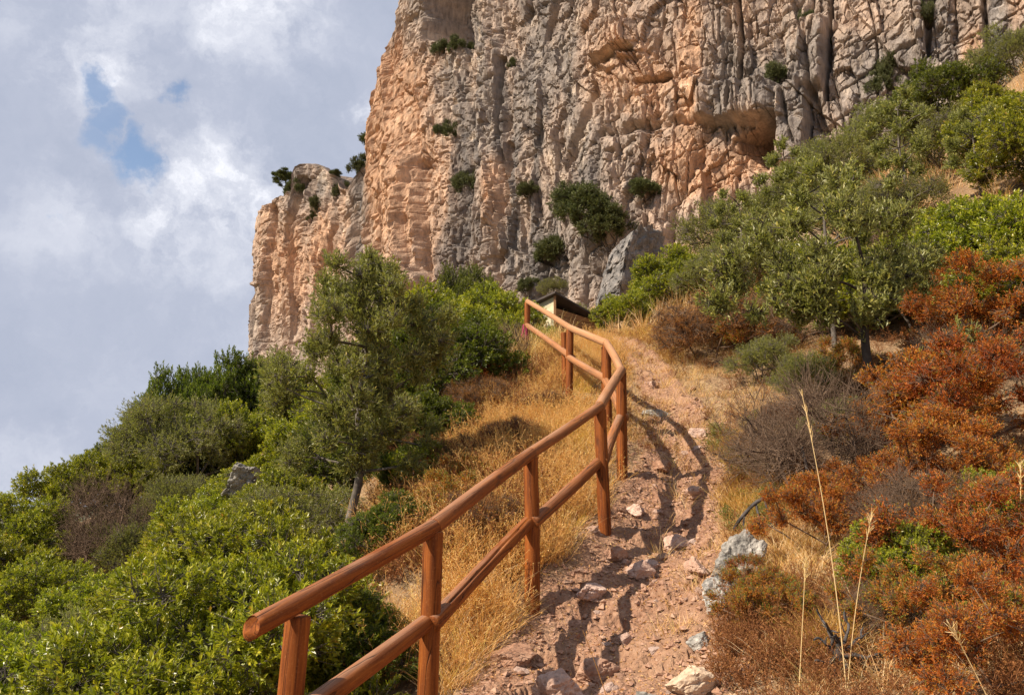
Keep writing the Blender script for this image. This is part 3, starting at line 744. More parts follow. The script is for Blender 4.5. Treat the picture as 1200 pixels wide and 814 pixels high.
for i in range(2):
    proto('red%d' % i, plant_meshes('red_shrub', 50 + i, dome_clumps(np.random.default_rng(60 + i), 30, .85, 1.1, -.1, .205, .35), 105, 11, .11, .026, .0095, .9, r_stem=.011, twig_r=.0022, bias=.7), 'red', 'twig')
    proto('orange%d' % i, plant_meshes('orange_shrub', 55 + i, dome_clumps(np.random.default_rng(65 + i), 30, .85, 1.05, -.1, .205, .35), 100, 11, .12, .028, .0105, .9, r_stem=.011, twig_r=.0022, bias=.7), 'orange', 'twig')
proto('brown', plant_meshes('dry_shrub', 58, dome_clumps(np.random.default_rng(68), 30, .8, .75, -.1, .32, .4), 150, 9, .12, .022, .006, .9, r_stem=.011, twig_r=.003, bias=.6), 'brownred', 'twig')
for i in range(2):
    proto('bare%d' % i, plant_meshes('bare_shrub', 70 + i, dome_clumps(np.random.default_rng(72 + i), 24, .8, .95, -.1, .30, .40), 26, 0, .22, 0, 0, 1, r_stem=.019, twig_r=.0034, bias=.4, inner=.1), None, 'twig')

# wild olive beside the fence
rg = np.random.default_rng(5)
cl = []
for i in range(80):
    h = 1.15 + 2.35 * ((i + .5) / 80); az = i * 2.4 + rg.normal(0, .4)
    wv_ = .86 * math.sqrt(max(0, 1 - ((h - 2.2) / 1.34) ** 2)) + .03
    k = rg.uniform(.15, 1.15); s_ = rg.uniform(.17, .30)
    cl.append((np.array((math.cos(az) * wv_ * k + .03 * h, math.sin(az) * wv_ * k, h)), np.array((s_, s_, s_ * .95))))
proto('wild_olive', plant_meshes('wild_olive', 31, cl, 66, 13, .17, .055, .0150, .75, trunk=[(0, 0, -.3, .06), (-.04, .02, .5, .05), (.05, 0, 1.1, .042), (.0, .05, 1.8, .032), (.08, 0, 2.5, .02), (.1, 0, 3.1, .009)], r_stem=.017, bias=.6, inner=.15, core=(0, 0, 1.6)), 'olive', 'bark', 'trunk')
# sparse leaning tree on the right bank, branches showing; local x = to the right
cl = []; rg = np.random.default_rng(8)
seg = [((-.1, 0, 1.0), (-1.35, -.1, 1.0)), ((.05, 0, 1.2), (-.15, 0, 2.0)), ((.05, 0, 1.0), (.75, .1, 1.55)), ((.2, 0, .5), (.7, -.1, .8)), ((-.3, .1, 1.2), (-.9, .1, 1.75)), ((-.7, 0, 1.1), (-1.3, 0, 1.5)), ((.3, .2, 1.2), (.4, .2, 2.0)), ((-.1, -.1, .9), (-.5, -.2, 1.3))]
for (a0, b0) in seg:
    a0 = np.array(a0); b0 = np.array(b0)
    for q in np.linspace(.15, 1, 6):
        s_ = rg.uniform(.10, .21)
        cl.append((a0 * (1 - q) + b0 * q + rg.normal(0, .09, 3), np.array((s_ * 1.15, s_, s_ * .8))))
trk = [(.42, 0, -.25, .055), (.22, .02, .12, .05), (.02, 0, .45, .045), (-.02, 0, .8, .036), (.02, 0, 1.1, .028), (0, 0, 1.5, .014), (-.1, 0, 1.8, .006)]
wm_, lm_ = plant_meshes('leaning_tree', 33, cl, 58, 11, .15, .045, .017, .8, trunk=trk, r_stem=.010, twig_r=.003, bias=.4, inner=.1, core=(-.2, 0, .9))
proto('leaning_tree', (wm_, lm_), 'olive', 'darkbark', 'trunk')
# slim sapling with an open crown
cl = []
for i in range(20):
    h = .7 + 1.5 * i / 20; k = .12 + .45 * math.sin(math.pi * min(1, (h - .4) / 2.1)); az = 2.4 * i
    s_ = rg.uniform(.12, .2); cl.append((np.array((math.cos(az) * k * rg.uniform(.3, 1), math.sin(az) * k * rg.uniform(.3, 1), h)), np.array((s_, s_, s_))))
proto('sapling', plant_meshes('sapling', 34, cl, 60, 12, .14, .058, .020, .8, trunk=[(0, 0, -.2, .03), (.03, 0, .6, .024), (-.02, 0, 1.2, .017), (.02, 0, 1.9, .008)], r_stem=.009, bias=.4, inner=.15, core=(0, 0, 1)), 'olive', 'bark', 'trunk')
# flat-topped pine
cl = []
for i in range(30):
    az = 2.4 * i; k = rg.uniform(.1, 1) * 1.9; h = 3.6 + rg.uniform(-.5, .5) - .12 * k * k + (i % 3) * .25
    s_ = rg.uniform(.35, .55); cl.append((np.array((math.cos(az) * k, math.sin(az) * k, h)), np.array((s_ * 1.2, s_ * 1.2, s_ * .5))))
for i in range(7):
    az = 2.4 * i + 1; cl.append((np.array((math.cos(az) * 1.1, math.sin(az) * 1.1, 2.3 + .1 * i)), np.array((.4, .4, .22))))
proto('pine', plant_meshes('pine', 35, cl, 60, 12, .25, .22, .03, .8, trunk=[(0, 0, -.5, .13), (.1, 0, 1.2, .11), (-.05, 0, 2.4, .08), (.1, 0, 3.5, .04)], r_stem=.04, twig_r=.01, bias=.3, inner=.1, core=(0, 0, 2.8)), 'juniper', 'darkbark', 'trunk')

def plant(key, px, Y, s, label, cat='bush', name=None, rz=None, sink=.12, group=None, tilt=(0, 0)):
    x, y, z = spot(px, Y)
    if rz is None: rz = (px * 1.7 + Y * 5.1) % 6.28
    sv = s if isinstance(s, tuple) else (s, s, s)
    return put(key, name or {'b': 'bush', 's': 'shrub', 't': 'tree'}[cat[0]], (x, y, z - sink * sv[2]), rz, sv, label, cat, group, tilt)

G1 = 'green bushes covering the left slope'
LEFT = [
 ('deep0', 415, 5.2, .40, 'low green bush seen between the two nearest fence posts'),  # darker leaf copy: the shade on this bush is put into its colour
 ('lentisk1', 330, 5.3, .62, 'glossy green bush right behind the nearest fence post'),
 ('lentisk2', 268, 4.9, .95, 'bright green bush just left of the cut end of the top rail'),
 ('lentisk0', 130, 4.6, .95, 'yellow-green bush at the bottom of the left corner, second from the edge'),
 ('lentisk1', -10, 4.9, 1.05, 'yellow-green bush cut off by the left edge of the photo at the bottom'),
 ('lentisk2', 298, 6.3, 1.0, 'tall bright green bush below and left of the olive tree'),
 ('lentisk1', 180, 6.4, 1.1, 'rounded yellow-green bush in the middle of the left bush mass'),
 ('olive_bush', 45, 7.0, 1.05, 'duller grey-green bush with fine leaves near the left edge'),
 ('deep0', 482, 8.6, .45, 'dark leaved bush at the foot of the olive trunk'),
 ('lentisk2', 250, 8.6, 1.15, 'bright bush halfway up the left slope below the pale rock'),
 ('olive_bush', 338, 8.8, .9, 'olive-green bush leaning against the left side of the olive tree'),
 ('olive_bush', 105, 9.2, .95, 'greyish bush with pale twigs in front of the bare brown shrub'),
 ('lentisk2', 120, 12.0, .95, 'green bush in front of the bare brown shrub on the left slope'),
 ('lentisk1', -15, 10.5, 1.1, 'rounded green bush at the left edge halfway to the skyline'),
 ('lentisk0', 330, 10.8, .95, 'green bush directly below the pale rock on the left slope'),
 ('lentisk0', 190, 12.2, 1.1, 'green bush right of the bare brown shrub'),
 ('lentisk2', 45, 13.2, 1.15, 'bright green bush below the skyline left of the bare brown shrub'),
 ('lentisk1', 20, 17.5, 1.4, 'leafy bush on the skyline at the left edge of the photo'),
 ('lentisk0', -35, 15.5, 1.4, 'bush on the skyline partly outside the left edge'),
 ('lentisk2', 245, 16.0, 1.15, 'light green bush under the dark round trees of the skyline'),
 ('lentisk0', 318, 17.5, 1.25, 'light green bush above the pale rock near the cliff edge'),
 ('lentisk1', 290, 14.0, 1.05, 'green bush touching the lower left of the pale rock'),
]
for k, px_, Y_, s_, lb in LEFT: plant(k, px_, Y_, s_, lb, 'bush', group=G1)
plant('lentisk1', 95, 20.0, 1.35, 'green bush behind the bare brown shrub on the left skyline', 'bush', name='bush')
plant('olive_bush', 150, 16.5, .95, 'small grey-green bush right behind the bare brown shrub', 'bush', name='bush')
plant('bare0', 115, 16.6, (1.35, 1.35, 2.1), 'bare grey-brown shrub on the left skyline with a fan of leafless twigs', 'shrub')
plant('deep0', 148, 22.5, (1.4, 1.4, 1.7), 'smaller dark green tree leftmost on the skyline ridge', 'tree', name='evergreen_tree')
plant('olive_bush', 196, 20.5, (1.8, 1.8, 2.1), 'broad grey-green round tree on the ridge right of the bare shrub', 'tree', name='evergreen_tree')
plant('deep1', 212, 24.5, (1.5, 1.5, 2.8), 'dark green tree rising behind the broad grey-green round tree', 'tree', name='evergreen_tree')
plant('deep0', 262, 25, (1.7, 1.7, 2.7), 'dark green domed tree in the middle of the ridge clump', 'tree', name='evergreen_tree')
plant('deep1', 305, 26, (1.8, 1.8, 2.5), 'dark green domed tree touching the base of the cliff edge', 'tree', name='evergreen_tree')
for k, px_, Y_, s_, lb in [
 ('lentisk0', 165, 20.0, 1.1, 'green bush filling the gap under the leftmost dark tree of the ridge'),
 ('deep1', 190, 21.5, 1.3, 'dark bush at the foot of the broad grey-green round tree'),
 ('lentisk2', 240, 22.0, 1.4, 'green bush at the foot of the domed ridge trees'),
 ('olive_bush', 215, 18.0, 1.1, 'grey-green bush below the broad round tree on the ridge'),
 ('lentisk1', 280, 22.0, 1.3, 'green bush directly above the pale rock, under the domed trees')]: plant(k, px_, Y_, s_, lb, 'bush', name='bush')
# the olive and the dark bushes right of it
plant('wild_olive', 412, 7.9, (.92, .90, .89), 'tall wild olive tree with one thin trunk, standing left of the fence', 'tree', name='olive_tree', rz=0)
plant('deep1', 505, 12.3, 1.35, 'dark glossy bush right of the olive tree, lowest of three above the dry slope', 'bush', name='bush')
plant('lentisk1', 520, 15.5, 1.5, 'mid green bush behind the olive tree, middle of three above the dry slope', 'bush', name='bush')
plant('lentisk0', 575, 19, 1.2, 'green bush above the golden grass left of the far end of the fence', 'bush', name='bush')
plant('grey_bush', 610, 24, 1.3, 'greyish bush left of the small hut below the cliff', 'bush', name='bush')
plant('deep0', 455, 14.5, 1.35, 'dark green bush hidden half behind the crown of the olive tree', 'bush', name='bush')
plant('deep1', 545, 23, (1.05, 1.05, 2.3), 'upright dark green tree with a pointed top against the foot of the cliff', 'tree', name='evergreen_tree')
plant('olive_bush', 562, 27, (1.3, 1.3, 1.5), 'low grey-green bush at the right foot of the pointed tree', 'bush', name='bush')
plant('deep0', 470, 27, (1.3, 1.3, 1.2), 'low dark bush between the olive crown and the pointed tree', 'bush', name='bush')
plant('lentisk2', 640, 17.6, .34, 'small green bush in front of the hut behind the far fence rails', 'bush', name='bush')
for k, px_, Y_, s_, lb in [('deep0', 552, 14.0, .75, 'small dark bush above the rusty dry shrubs, left of the far fence'), ('lentisk2', 590, 16.5, .7, 'small green bush crowding in from the left above the golden grass'), ('lentisk1', 492, 8.4, .42, 'small glossy bush at the left edge of the dry grass, right of the olive trunk'), ('deep0', 508, 10.4, .6, 'dark bush pushing into the dry grass above the rusty shrubs'), ('deep1', 470, 10.6, .8, 'dark bush at the right foot of the olive tree'), ('deep0', 458, 6.5, .40, 'dark green bush in front of the olive trunk, left of the second fence post')]: plant(k, px_, Y_, s_, lb, 'bush', name='bush')
for k, px_, Y_, s_, lb in [('red0', 480, 9.2, .45, 'little red shrub right of the olive trunk'), ('orange0', 545, 7.6, .42, 'ochre and green weed between the second and third fence posts'), ('brown', 600, 9.0, .5, 'rusty dry weed behind the third fence post'), ('brown', 640, 10.5, .5, 'rusty dry weed in the grass left of the seventh fence post'), ('red1', 575, 12.0, .55, 'reddish shrub in the middle of the golden slope')]: plant(k, px_, Y_, s_, lb, 'shrub', name='shrub')
# top of the path, right side
plant('lentisk1', 735, 18.6, .78, 'bright yellow-green bush right of the hut at the top of the path', 'bush', name='bush')
plant('lentisk2', 792, 19.5, 1.15, 'bright yellow-green bush above the reddish shrub, right of the path top', 'bush', name='bush')
plant('brown', 832, 12.6, 1.45, 'reddish-brown feathery shrub beside the upper path below the yellow-green bushes', 'shrub', name='shrub')
plant('orange1', 890, 12.2, .9, 'rust and green shrub right of the feathery red shrub on the upper bank', 'shrub', name='shrub')
plant('grey_bush', 868, 23, (2.0, 2.0, 2.0), 'large grey-green bush on the slope under the orange overhang', 'bush', name='bush')
plant('grey_bush', 815, 27, (1.6, 1.6, 1.4), 'grey-green bush right of the shaded boulder', 'bush', name='bush')
plant('olive_bush', 925, 19.5, (1.2, 1.2, 1.2), 'olive-green bush behind the left branch of the leaning tree', 'bush', name='bush')
plant('olive_bush', 985, 26, (2.0, 2.0, 1.8), 'dusty green bush at the cliff foot behind the slim sapling', 'bush', name='bush')
plant('olive_bush', 1045, 27, (1.9, 1.9, 1.7), 'dusty green bush at the cliff foot left of the dark round tree', 'bush', name='bush')
plant('deep1', 1113, 24.5, (1.5, 1.5, 1.75), 'dark green round tree high on the right slope against the cliff', 'tree', name='evergreen_tree')
plant('sapling', 978, 11.4, 1.45, 'slim sapling with an open pale crown standing above the leaning tree', 'tree', name='sapling', rz=1.0)
plant('leaning_tree', 1026, 8.4, (1.25, 1.25, 1.5), 'leaning tree on the right bank with a crooked dark trunk and sparse crown', 'tree', name='leaning_tree', rz=0)
plant('lentisk0', 1160, 10.8, 1.2, 'bright green bush at the right edge above the red shrubs', 'bush', name='bush')
plant('lentisk2', 1105, 12.0, .95, 'green bush right of the leaning tree, level with its top', 'bush', name='bush')
plant('lentisk1', 1215, 9.0, .85, 'green bush cut off by the right edge between two red shrubs', 'bush', name='bush')
plant('lentisk1', 1235, 13.5, 1.2, 'green bush cut off by the right edge below the dry grass', 'bush', name='bush')
plant('lentisk0', 1020, 11.5, .95, 'yellow-green bush seen through the branches of the leaning tree', 'bush', name='bush')
plant('olive_bush', 900, 10.8, .5, 'small olive-green bush below the long left branch of the leaning tree', 'bush', name='bush')
plant('olive_bush', 950, 9.4, .5, 'low olive-green bush left of the crooked trunk', 'bush', name='bush')
plant('grey_bush', 1060, 15.0, 1.0, 'grey-green bush on the dry grass slope right of the sapling', 'bush', name='bush')
for k, px_, Y_, s_, lb in [
 ('olive_bush', 1005, 16.0, 1.0, 'dusty green bush on the upper slope just behind the slim sapling'),
 ('grey_bush', 1120, 18.0, 1.3, 'grey-green bush on the upper slope below the dark round tree'),
 ('lentisk1', 1185, 16.5, 1.2, 'green bush at the right edge nearest the tall tawny grass'),
 ('olive_bush', 1075, 11.0, .95, 'olive-green bush right of the crown of the leaning tree'),
 ('lentisk2', 960, 13.2, .9, 'yellow-green bush between the sapling and the long left branch'),
 ('grey_bush', 900, 15.8, 1.1, 'grey-green bush below the cream rock on the upper bank'),
 ('grey_bush', 920, 25.5, 1.7, 'grey-green bush at the foot of the grey pillar under the overhang'),
 ('olive_bush', 845, 18.0, 1.0, 'olive-green bush above the feathery red shrub'),
 ('olive_bush', 985, 8.2, .42, 'olive-green bush at the very foot of the crooked trunk'),
 ('deep1', 385, 31, 1.5, 'dark bush at the foot of the cliff left of the olive crown'),
 ('olive_bush', 350, 26, 1.4, 'olive-green bush on the ridge at the left foot of the cliff'),
 ('lentisk0', 420, 24, 1.4, 'green bush at the cliff foot behind the olive crown'),
 ('deep1', 400, 12.5, 1.0, 'green bush behind the lower trunk of the olive tree'),
 ('lentisk2', 385, 17.5, 1.3, 'green bush right of the brownish shrub, behind the olive tree'),
 ('grey_bush', 680, 30, 1.3, 'grey-green bush between the hut and the shaded boulder'),
 ('deep0', 600, 30, 1.3, 'dark bush on the cliff foot left of the hut'),
]: plant(k, px_, Y_, s_, lb, 'bush', name='bush')
for k, px_, Y_, s_, lb in [('olive_bush', 1188, 24, 1.3, 'olive-green bush at the top right corner of the slope'), ('lentisk0', 1160, 20.5, .9, 'green bush on the upper slope left of the top right corner')]: plant(k, px_, Y_, s_, lb, 'bush', name='bush')
for k, px_, Y_, s_, lb in [('bare0', 925, 12.0, .95, 'bare twig shrub behind the long left branch of the leaning tree'), ('bare1', 1050, 13.5, 1.1, 'bare twig shrub between the leaning tree and the tawny grass'), ('bare0', 1130, 8.2, .8, 'bare twig shrub sticking out between the large red shrubs'), ('bare1', 890, 17.0, 1.1, 'bare twig shrub on the upper bank left of the cream rock')]: plant(k, px_, Y_, s_, lb, 'shrub', name='bare_shrub')
plant('brown', 1042, 8.9, .75, 'rusty dry shrub behind the foot of the crooked trunk', 'shrub', name='shrub')
plant('orange0', 990, 9.6, .7, 'rust and green shrub left of the foot of the crooked trunk', 'shrub', name='shrub')
plant('brown', 930, 9.0, .5, 'low rusty shrub above the small bare twig shrub', 'shrub', name='shrub')
# red, orange and bare shrubs on the right bank
G2 = 'red and orange shrubs on the right bank'
for k, px_, Y_, s_, lb in [
 ('red0', 1085, 7.4, 1.15, 'large red shrub right of the crooked trunk'),
 ('red1', 1165, 6.9, 1.2, 'large red shrub at the right edge below the green bushes'),
 ('red0', 1120, 6.2, .85, 'orange-red shrub below the two large red shrubs'),
 ('red1', 1185, 8.4, 1.25, 'red shrub behind the others, highest at the right edge'),
 ('red0', 962, 5.9, .62, 'low deep red shrub under the bare grey shrub'),
 ('red1', 1015, 6.3, .55, 'low deep red shrub right of the tall dry stalk'),
 ('red1', 1165, 4.6, .78, 'orange and green shrub at the right edge halfway down the bank'),
 ('orange0', 1090, 4.4, .58, 'orange and green shrub in the lower right, left of the edge shrub'),
 ('red1', 1180, 3.5, .58, 'orange shrub in the bottom right corner'),
 ('orange0', 900, 4.9, .42, 'olive and rust shrub right of the grey limestone rock'),
 ('orange1', 880, 5.3, .36, 'little rusty shrub growing against the limestone rock'),
 ('red1', 1120, 10.0, .95, 'red shrub behind the large ones, just below the bright green bushes'),
]: plant(k, px_, Y_, s_, lb, 'shrub', name='shrub', group=G2)
plant('brown', 1130, 5.6, .7, 'brown twiggy shrub between the orange shrubs and the large red ones', 'shrub', name='shrub')
plant('bare0', 965, 6.9, (1.05, 1.05, 1.15), 'wide bare grey shrub of tangled twigs under the leaning tree', 'shrub', name='bare_shrub')
plant('bare1', 905, 7.8, .75, 'small bare twig shrub at the path side of the wide bare grey shrub', 'shrub', name='bare_shrub')
plant('bare1', 1065, 5.6, .6, 'bare grey shrub among the red shrubs on the right bank', 'shrub', name='bare_shrub')
plant('bare1', 1030, 4.5, .34, 'grey dead twigs heaped behind the burnt stump at the bottom', 'shrub', name='bare_shrub')
for k, px_, Y_, s_, lb in [('lentisk2', 1060, 4.9, .36, 'small green bush left of the orange and green shrubs on the bank'),
 ('lentisk1', 1188, 5.4, .40, 'small green bush at the right edge between the orange and the red shrubs')]: plant(k, px_, Y_, s_, lb, 'bush', name='bush')
for px_, Y_, s_, lb in [(925, 19, 1.35, 'thin young tree in front of the grey pillar right of the overhang'), (1062, 16.5, 1.3, 'thin young tree right of the slim sapling against the cliff foot'), (872, 17.5, 1.15, 'thin young tree left of the cream rock on the upper bank'), (1150, 14.5, 1.0, 'thin young tree at the edge of the tall tawny grass near the right side')]:
    plant('sapling', px_, Y_, s_, lb, 'tree', name='sapling')
# dry slope left of the fence
plant('brown', 535, 8.6, .7, 'rusty brown dry shrub in the grass left of the third fence post', 'shrub', name='shrub')
plant('red0', 512, 8.2, .42, 'small reddish shrub beside the pale rock under the olive tree', 'shrub', name='shrub')
plant('brown', 560, 11.0, .75, 'dark brown dry shrub at the edge of the green bushes on the dry slope', 'shrub', name='shrub')
plant('bare1', 590, 13.5, .8, 'pale tangle of dry stems at the top of the golden slope', 'shrub', name='bare_shrub')
plant('brown', 560, 6.6, .55, 'dry brown shrub behind the second and third fence posts', 'shrub', name='shrub')
plant('orange1', 520, 6.9, .5, 'rust and ochre shrub in the dry grass behind the second fence post', 'shrub', name='shrub')
plant('brown', 500, 10.2, .7, 'rusty shrub at the foot of the dark glossy bush', 'shrub', name='shrub')
plant('brown', 325, 16, .8, 'brownish dry shrub between the pale rock and the cliff edge', 'shrub', name='shrub')
# plants on the cliff
for k, px_, py_, s_, nm, lb, cat in [
 ('juniper1', 515, 50, 1.3, 'bush', 'dark bush at the left end of the ledge in the high niche', 'bush'), ('juniper0', 535, 50, 1.2, 'bush', 'dark bush in the middle of the ledge in the high niche', 'bush'), ('juniper1', 552, 52, 1.0, 'bush', 'dark bush at the right end of the ledge in the high niche', 'bush'),
 ('juniper0', 528, 152, 1.5, 'bush', 'dark bush clinging to the cliff right of the orange pillar top', 'bush'), ('juniper1', 516, 146, .9, 'bush', 'small dark bush left of the one clinging beside the orange pillar', 'bush'),
 ('juniper1', 547, 205, 1.6, 'bush', 'faded bush halfway up the cliff right of the orange pillar', 'bush'), ('juniper0', 602, 72, .8, 'bush', 'tiny bush on the cliff right of the high niche', 'bush'),
 ('juniper0', 452, 18, 1.1, 'bush', 'tiny dark bush on the cliff edge against the sky at the top', 'bush'),
 ('juniper1', 945, 14, .8, 'bush', 'small bush on top of the grey cliff pillar right of the overhang', 'bush'), ('juniper1', 912, 78, 1.3, 'bush', 'low bush on the cliff above the orange overhang', 'bush'), ('juniper1', 1042, 70, 1.5, 'bush', 'brownish bush on the cliff left of the round dark tree', 'bush'),
 ('juniper0', 1038, 95, 1.3, 'bush', 'lower bush hanging on the cliff left of the round dark tree', 'bush'), ('juniper1', 1085, 10, 1.1, 'bush', 'bush at the top edge of the photo on the right part of the cliff', 'bush'), ('juniper1', 975, 45, .6, 'bush', 'tiny bush in the crack right of the grey cliff pillar', 'bush'),
 ('juniper0', 400, 222, 1.7, 'bush', 'dark bush in the notch right of the rock tower on the cliff top', 'bush'), ('juniper1', 372, 232, 1.5, 'bush', 'dark bush below the rock tower on the cliff top', 'bush'), ('juniper0', 366, 250, .9, 'bush', 'lowest small bush below the rock tower on the cliff top', 'bush'),
]:
    h = on_cliff(px_, py_ + 4)
    if h is None: continue
    put(k, nm, (h.x, h.y + .25 * s_, h.z - .9 * s_), px_ % 6.28, (s_ * .75, s_ * .75, s_ * 1.15), lb, cat, 'bushes growing on the cliff')
def cliff_top(px_, back=2.0):
    i = nb + int(np.argmin(np.abs(pxs - px_)))
    return X3[nv - 1, i] - nx[i] * back, Y3[nv - 1, i] - ny[i] * back, Z3[nv - 1, i]
for px_, s_, k, nm, lb, cat, dz in [(331, .92, 'pine', 'pine_tree', 'flat-topped pine standing alone on the left end of the cliff top', 'tree', .5), (343, 1.5, 'juniper0', 'bush', 'dark upright bush squeezed between the pine and the rock tower', 'bush', 1.2),
                                    (398, 1.5, 'juniper0', 'bush', 'tall bush in front of the main wall right of the rock tower', 'bush', .8), (409, 1.6, 'juniper1', 'bush', 'bush leaning on the main wall highest above the notch', 'bush', -.6), (377, .8, 'juniper1', 'bush', 'tiny bush on the shoulder of the rock tower', 'bush', .3)]:
    x, y, z = cliff_top(px_, .6)
    put(k, nm, (x, y, z - dz), px_ % 6.28, (s_, s_, s_ * (1.3 if k == 'juniper0' else 1)), lb, cat)
# dark bushes on the steep ground at the foot of the wall
for k, px_, py_, s_, lb in [('juniper0', 690, 250, 2.3, 'tall dark bush in the middle of the clump left of the shaded boulder'), ('juniper1', 660, 285, 1.9, 'low dark bush at the left end of the clump left of the shaded boulder'), ('juniper0', 712, 268, 2.0, 'dark bush touching the shaded boulder on its left'),
                            ('juniper1', 675, 225, 1.8, 'faded bush on top of the clump left of the shaded boulder'), ('juniper1', 755, 215, 1.3, 'brownish small bush above the shaded boulder'), ('juniper1', 640, 290, 1.2, 'thin bush left of the dark clump on the cliff foot'),
                            ('juniper1', 620, 215, 1.0, 'faint small bush on the cliff left above the dark clump'), ('juniper0', 620, 330, 1.0, 'small bush between the pointed tree and the hut at the cliff foot'), ('grey_bush', 650, 330, 1.4, 'greyish bush right behind the hut roof')]:
    h = on_cliff(px_, py_ + 12)
    if h is None: continue
    put(k, 'bush', (h.x, h.y - .3, h.z - .5 * s_), px_ % 6.28, s_, lb, 'bush', 'dark bushes at the foot of the cliff')

# ------------------------------------------------------------------ rocks
def rock_mesh(name, seed, size, planes=16, sub=5, rough=.10, flat=1.0):
    rng = np.random.default_rng(seed)
    bm = bmesh.new(); bmesh.ops.create_icosphere(bm, subdivisions=sub, radius=1)
    P = np.array([v.co[:] for v in bm.verts]); Fc = np.array([[v.index for v in f.verts] for f in bm.faces]); bm.free()
    Nn = norm(rng.normal(0, 1, (planes, 3))); dd = .62 + .33 * rng.random(planes)
    dots = P @ Nn.T
    r = np.where(dots > .05, dd / np.maximum(dots, .05), 9).min(1); r = np.minimum(r, 1.25)
    Q = P * r[:, None]
    n = fbm(Q * 2.2 + seed, 5, seed, .6); n2_ = np.maximum(0, 1 - np.abs(fbm(Q * 1.7 + seed * 2, 3, seed + 5)) * 7) ** 2
    Q = Q * (1 + rough * 1.6 * n - rough * 1.1 * n2_)[:, None]
    return fast_mesh(name, Q * np.array(size), [Fc], False)
def rock(name, px_, Y_, size, seed, mat, label, cat='rock', rz=0, up=0.0, group=None, py_=None, **kw):
    x, y, z = spot(px_, Y_)
    if py_ is not None:
        print('ROCK', px_, z, W(px_, py_, Y_)[2]); z = W(px_, py_, Y_)[2]; up = 0
    o = ob(name, rock_mesh(name, seed, size, **kw), M[mat], loc=(x, y, z + up)); o.rotation_euler = (0, 0, rz)
    return tag(o, label, cat, group)
rock('rock', 868, 5.9, (.20, .22, .24), 17, 'limestone', 'weathered grey limestone rock beside the path among rusty shrubs', rz=.3, up=.06, rough=.15, sub=6)
rock('rock', 846, 5.4, (.16, .16, .15), 18, 'limestone', 'lower grey limestone lump touching the large rock on its path side', up=.04, rough=.15)
rock('rock', 822, 5.0, (.075, .08, .06), 21, 'limestone', 'fist-sized whitish stone at the low end of the limestone lumps', up=.01)
rock('rock', 283, 13.4, (.44, .42, .34), 19, 'limestone', 'pale grey rock jutting out of the bushes on the left slope', rz=1.4, py_=566, rough=.15, sub=6)
rock('rock', 486, 8.4, (.24, .22, .22), 4, 'limestone', 'pale grey rock under the olive tree on the dry slope', py_=562, rough=.15, sub=6)
rock('rock', 560, 13.0, (.4, .25, .2), 5, 'limestone', 'pale flat rock between the green bushes and the dry slope', up=.1, rough=.18)
rock('rock', 757, 4.35, (.10, .07, .05), 6, 'limestone', 'small white rock at the bottom edge on the path', up=.02, rough=.16)
rock('rock', 806, 4.35, (.13, .12, .08), 7, 'palestone', 'rounded cream rock at the bottom edge right of the small white rock', up=.02)
rock('rock', 915, 18, (.55, .4, .5), 8, 'palestone', 'cream rock below the overhang behind the leaning tree', up=.4)
rock('rock', 940, 16.5, (.45, .4, .6), 9, 'palestone', 'pale rock beside the sapling on the upper bank', up=.4)
rock('rock', 768, 10.2, (.16, .10, .07), 10, 'limestone', 'grey-white stone lying at the bend where the rail shadow crosses the path', up=.03)
rock('rock', 655, 4.75, (.16, .12, .11), 12, 'pinkstone', 'broad pink stone step at the bottom of the path', up=.03, rz=.4)
rock('rock', 755, 6.25, (.12, .10, .085), 13, 'pinkstone', 'rounded pink stone in the middle of the path opposite the fourth post', up=.035)
rock('rock', 792, 6.9, (.13, .10, .08), 14, 'pinkstone', 'pink stone at the right side of the path above the rounded one', up=.03)
rock('rock', 722, 6.5, (.12, .09, .07), 15, 'pinkstone', 'flat pink stone at the foot of the fourth post', up=.015)
for (px_, Y_, sz_, sd_, lb_) in [(600, 5.2, (.15, .10, .07), 31, 'flat pink stone near the foot of the third fence post'), (700, 5.0, (.13, .10, .09), 32, 'blocky pink stone right of the broad stone step'),
    (690, 5.9, (.17, .10, .08), 33, 'long pink ledge stone across the middle of the path'), (745, 7.4, (.12, .09, .07), 34, 'pink stone just past the fourth fence post on the path'), (812, 7.8, (.14, .10, .09), 35, 'pink stone on the right edge where the path narrows'),
    (775, 8.6, (.15, .08, .07), 36, 'pink stone step level with the fifth fence post'), (820, 9.4, (.12, .09, .08), 37, 'pink stone under the curved shadow of the rail'), (762, 11.6, (.16, .10, .10), 38, 'pinkish stone in the grass at the upper bend of the path'), (815, 6.0, (.10, .09, .08), 39, 'pink stone at the right edge of the path left of the limestone')]:
    rock('rock', px_, Y_, sz_, sd_, 'pinkstone', lb_, up=.02, rough=.12, rz=sd_ * .7)
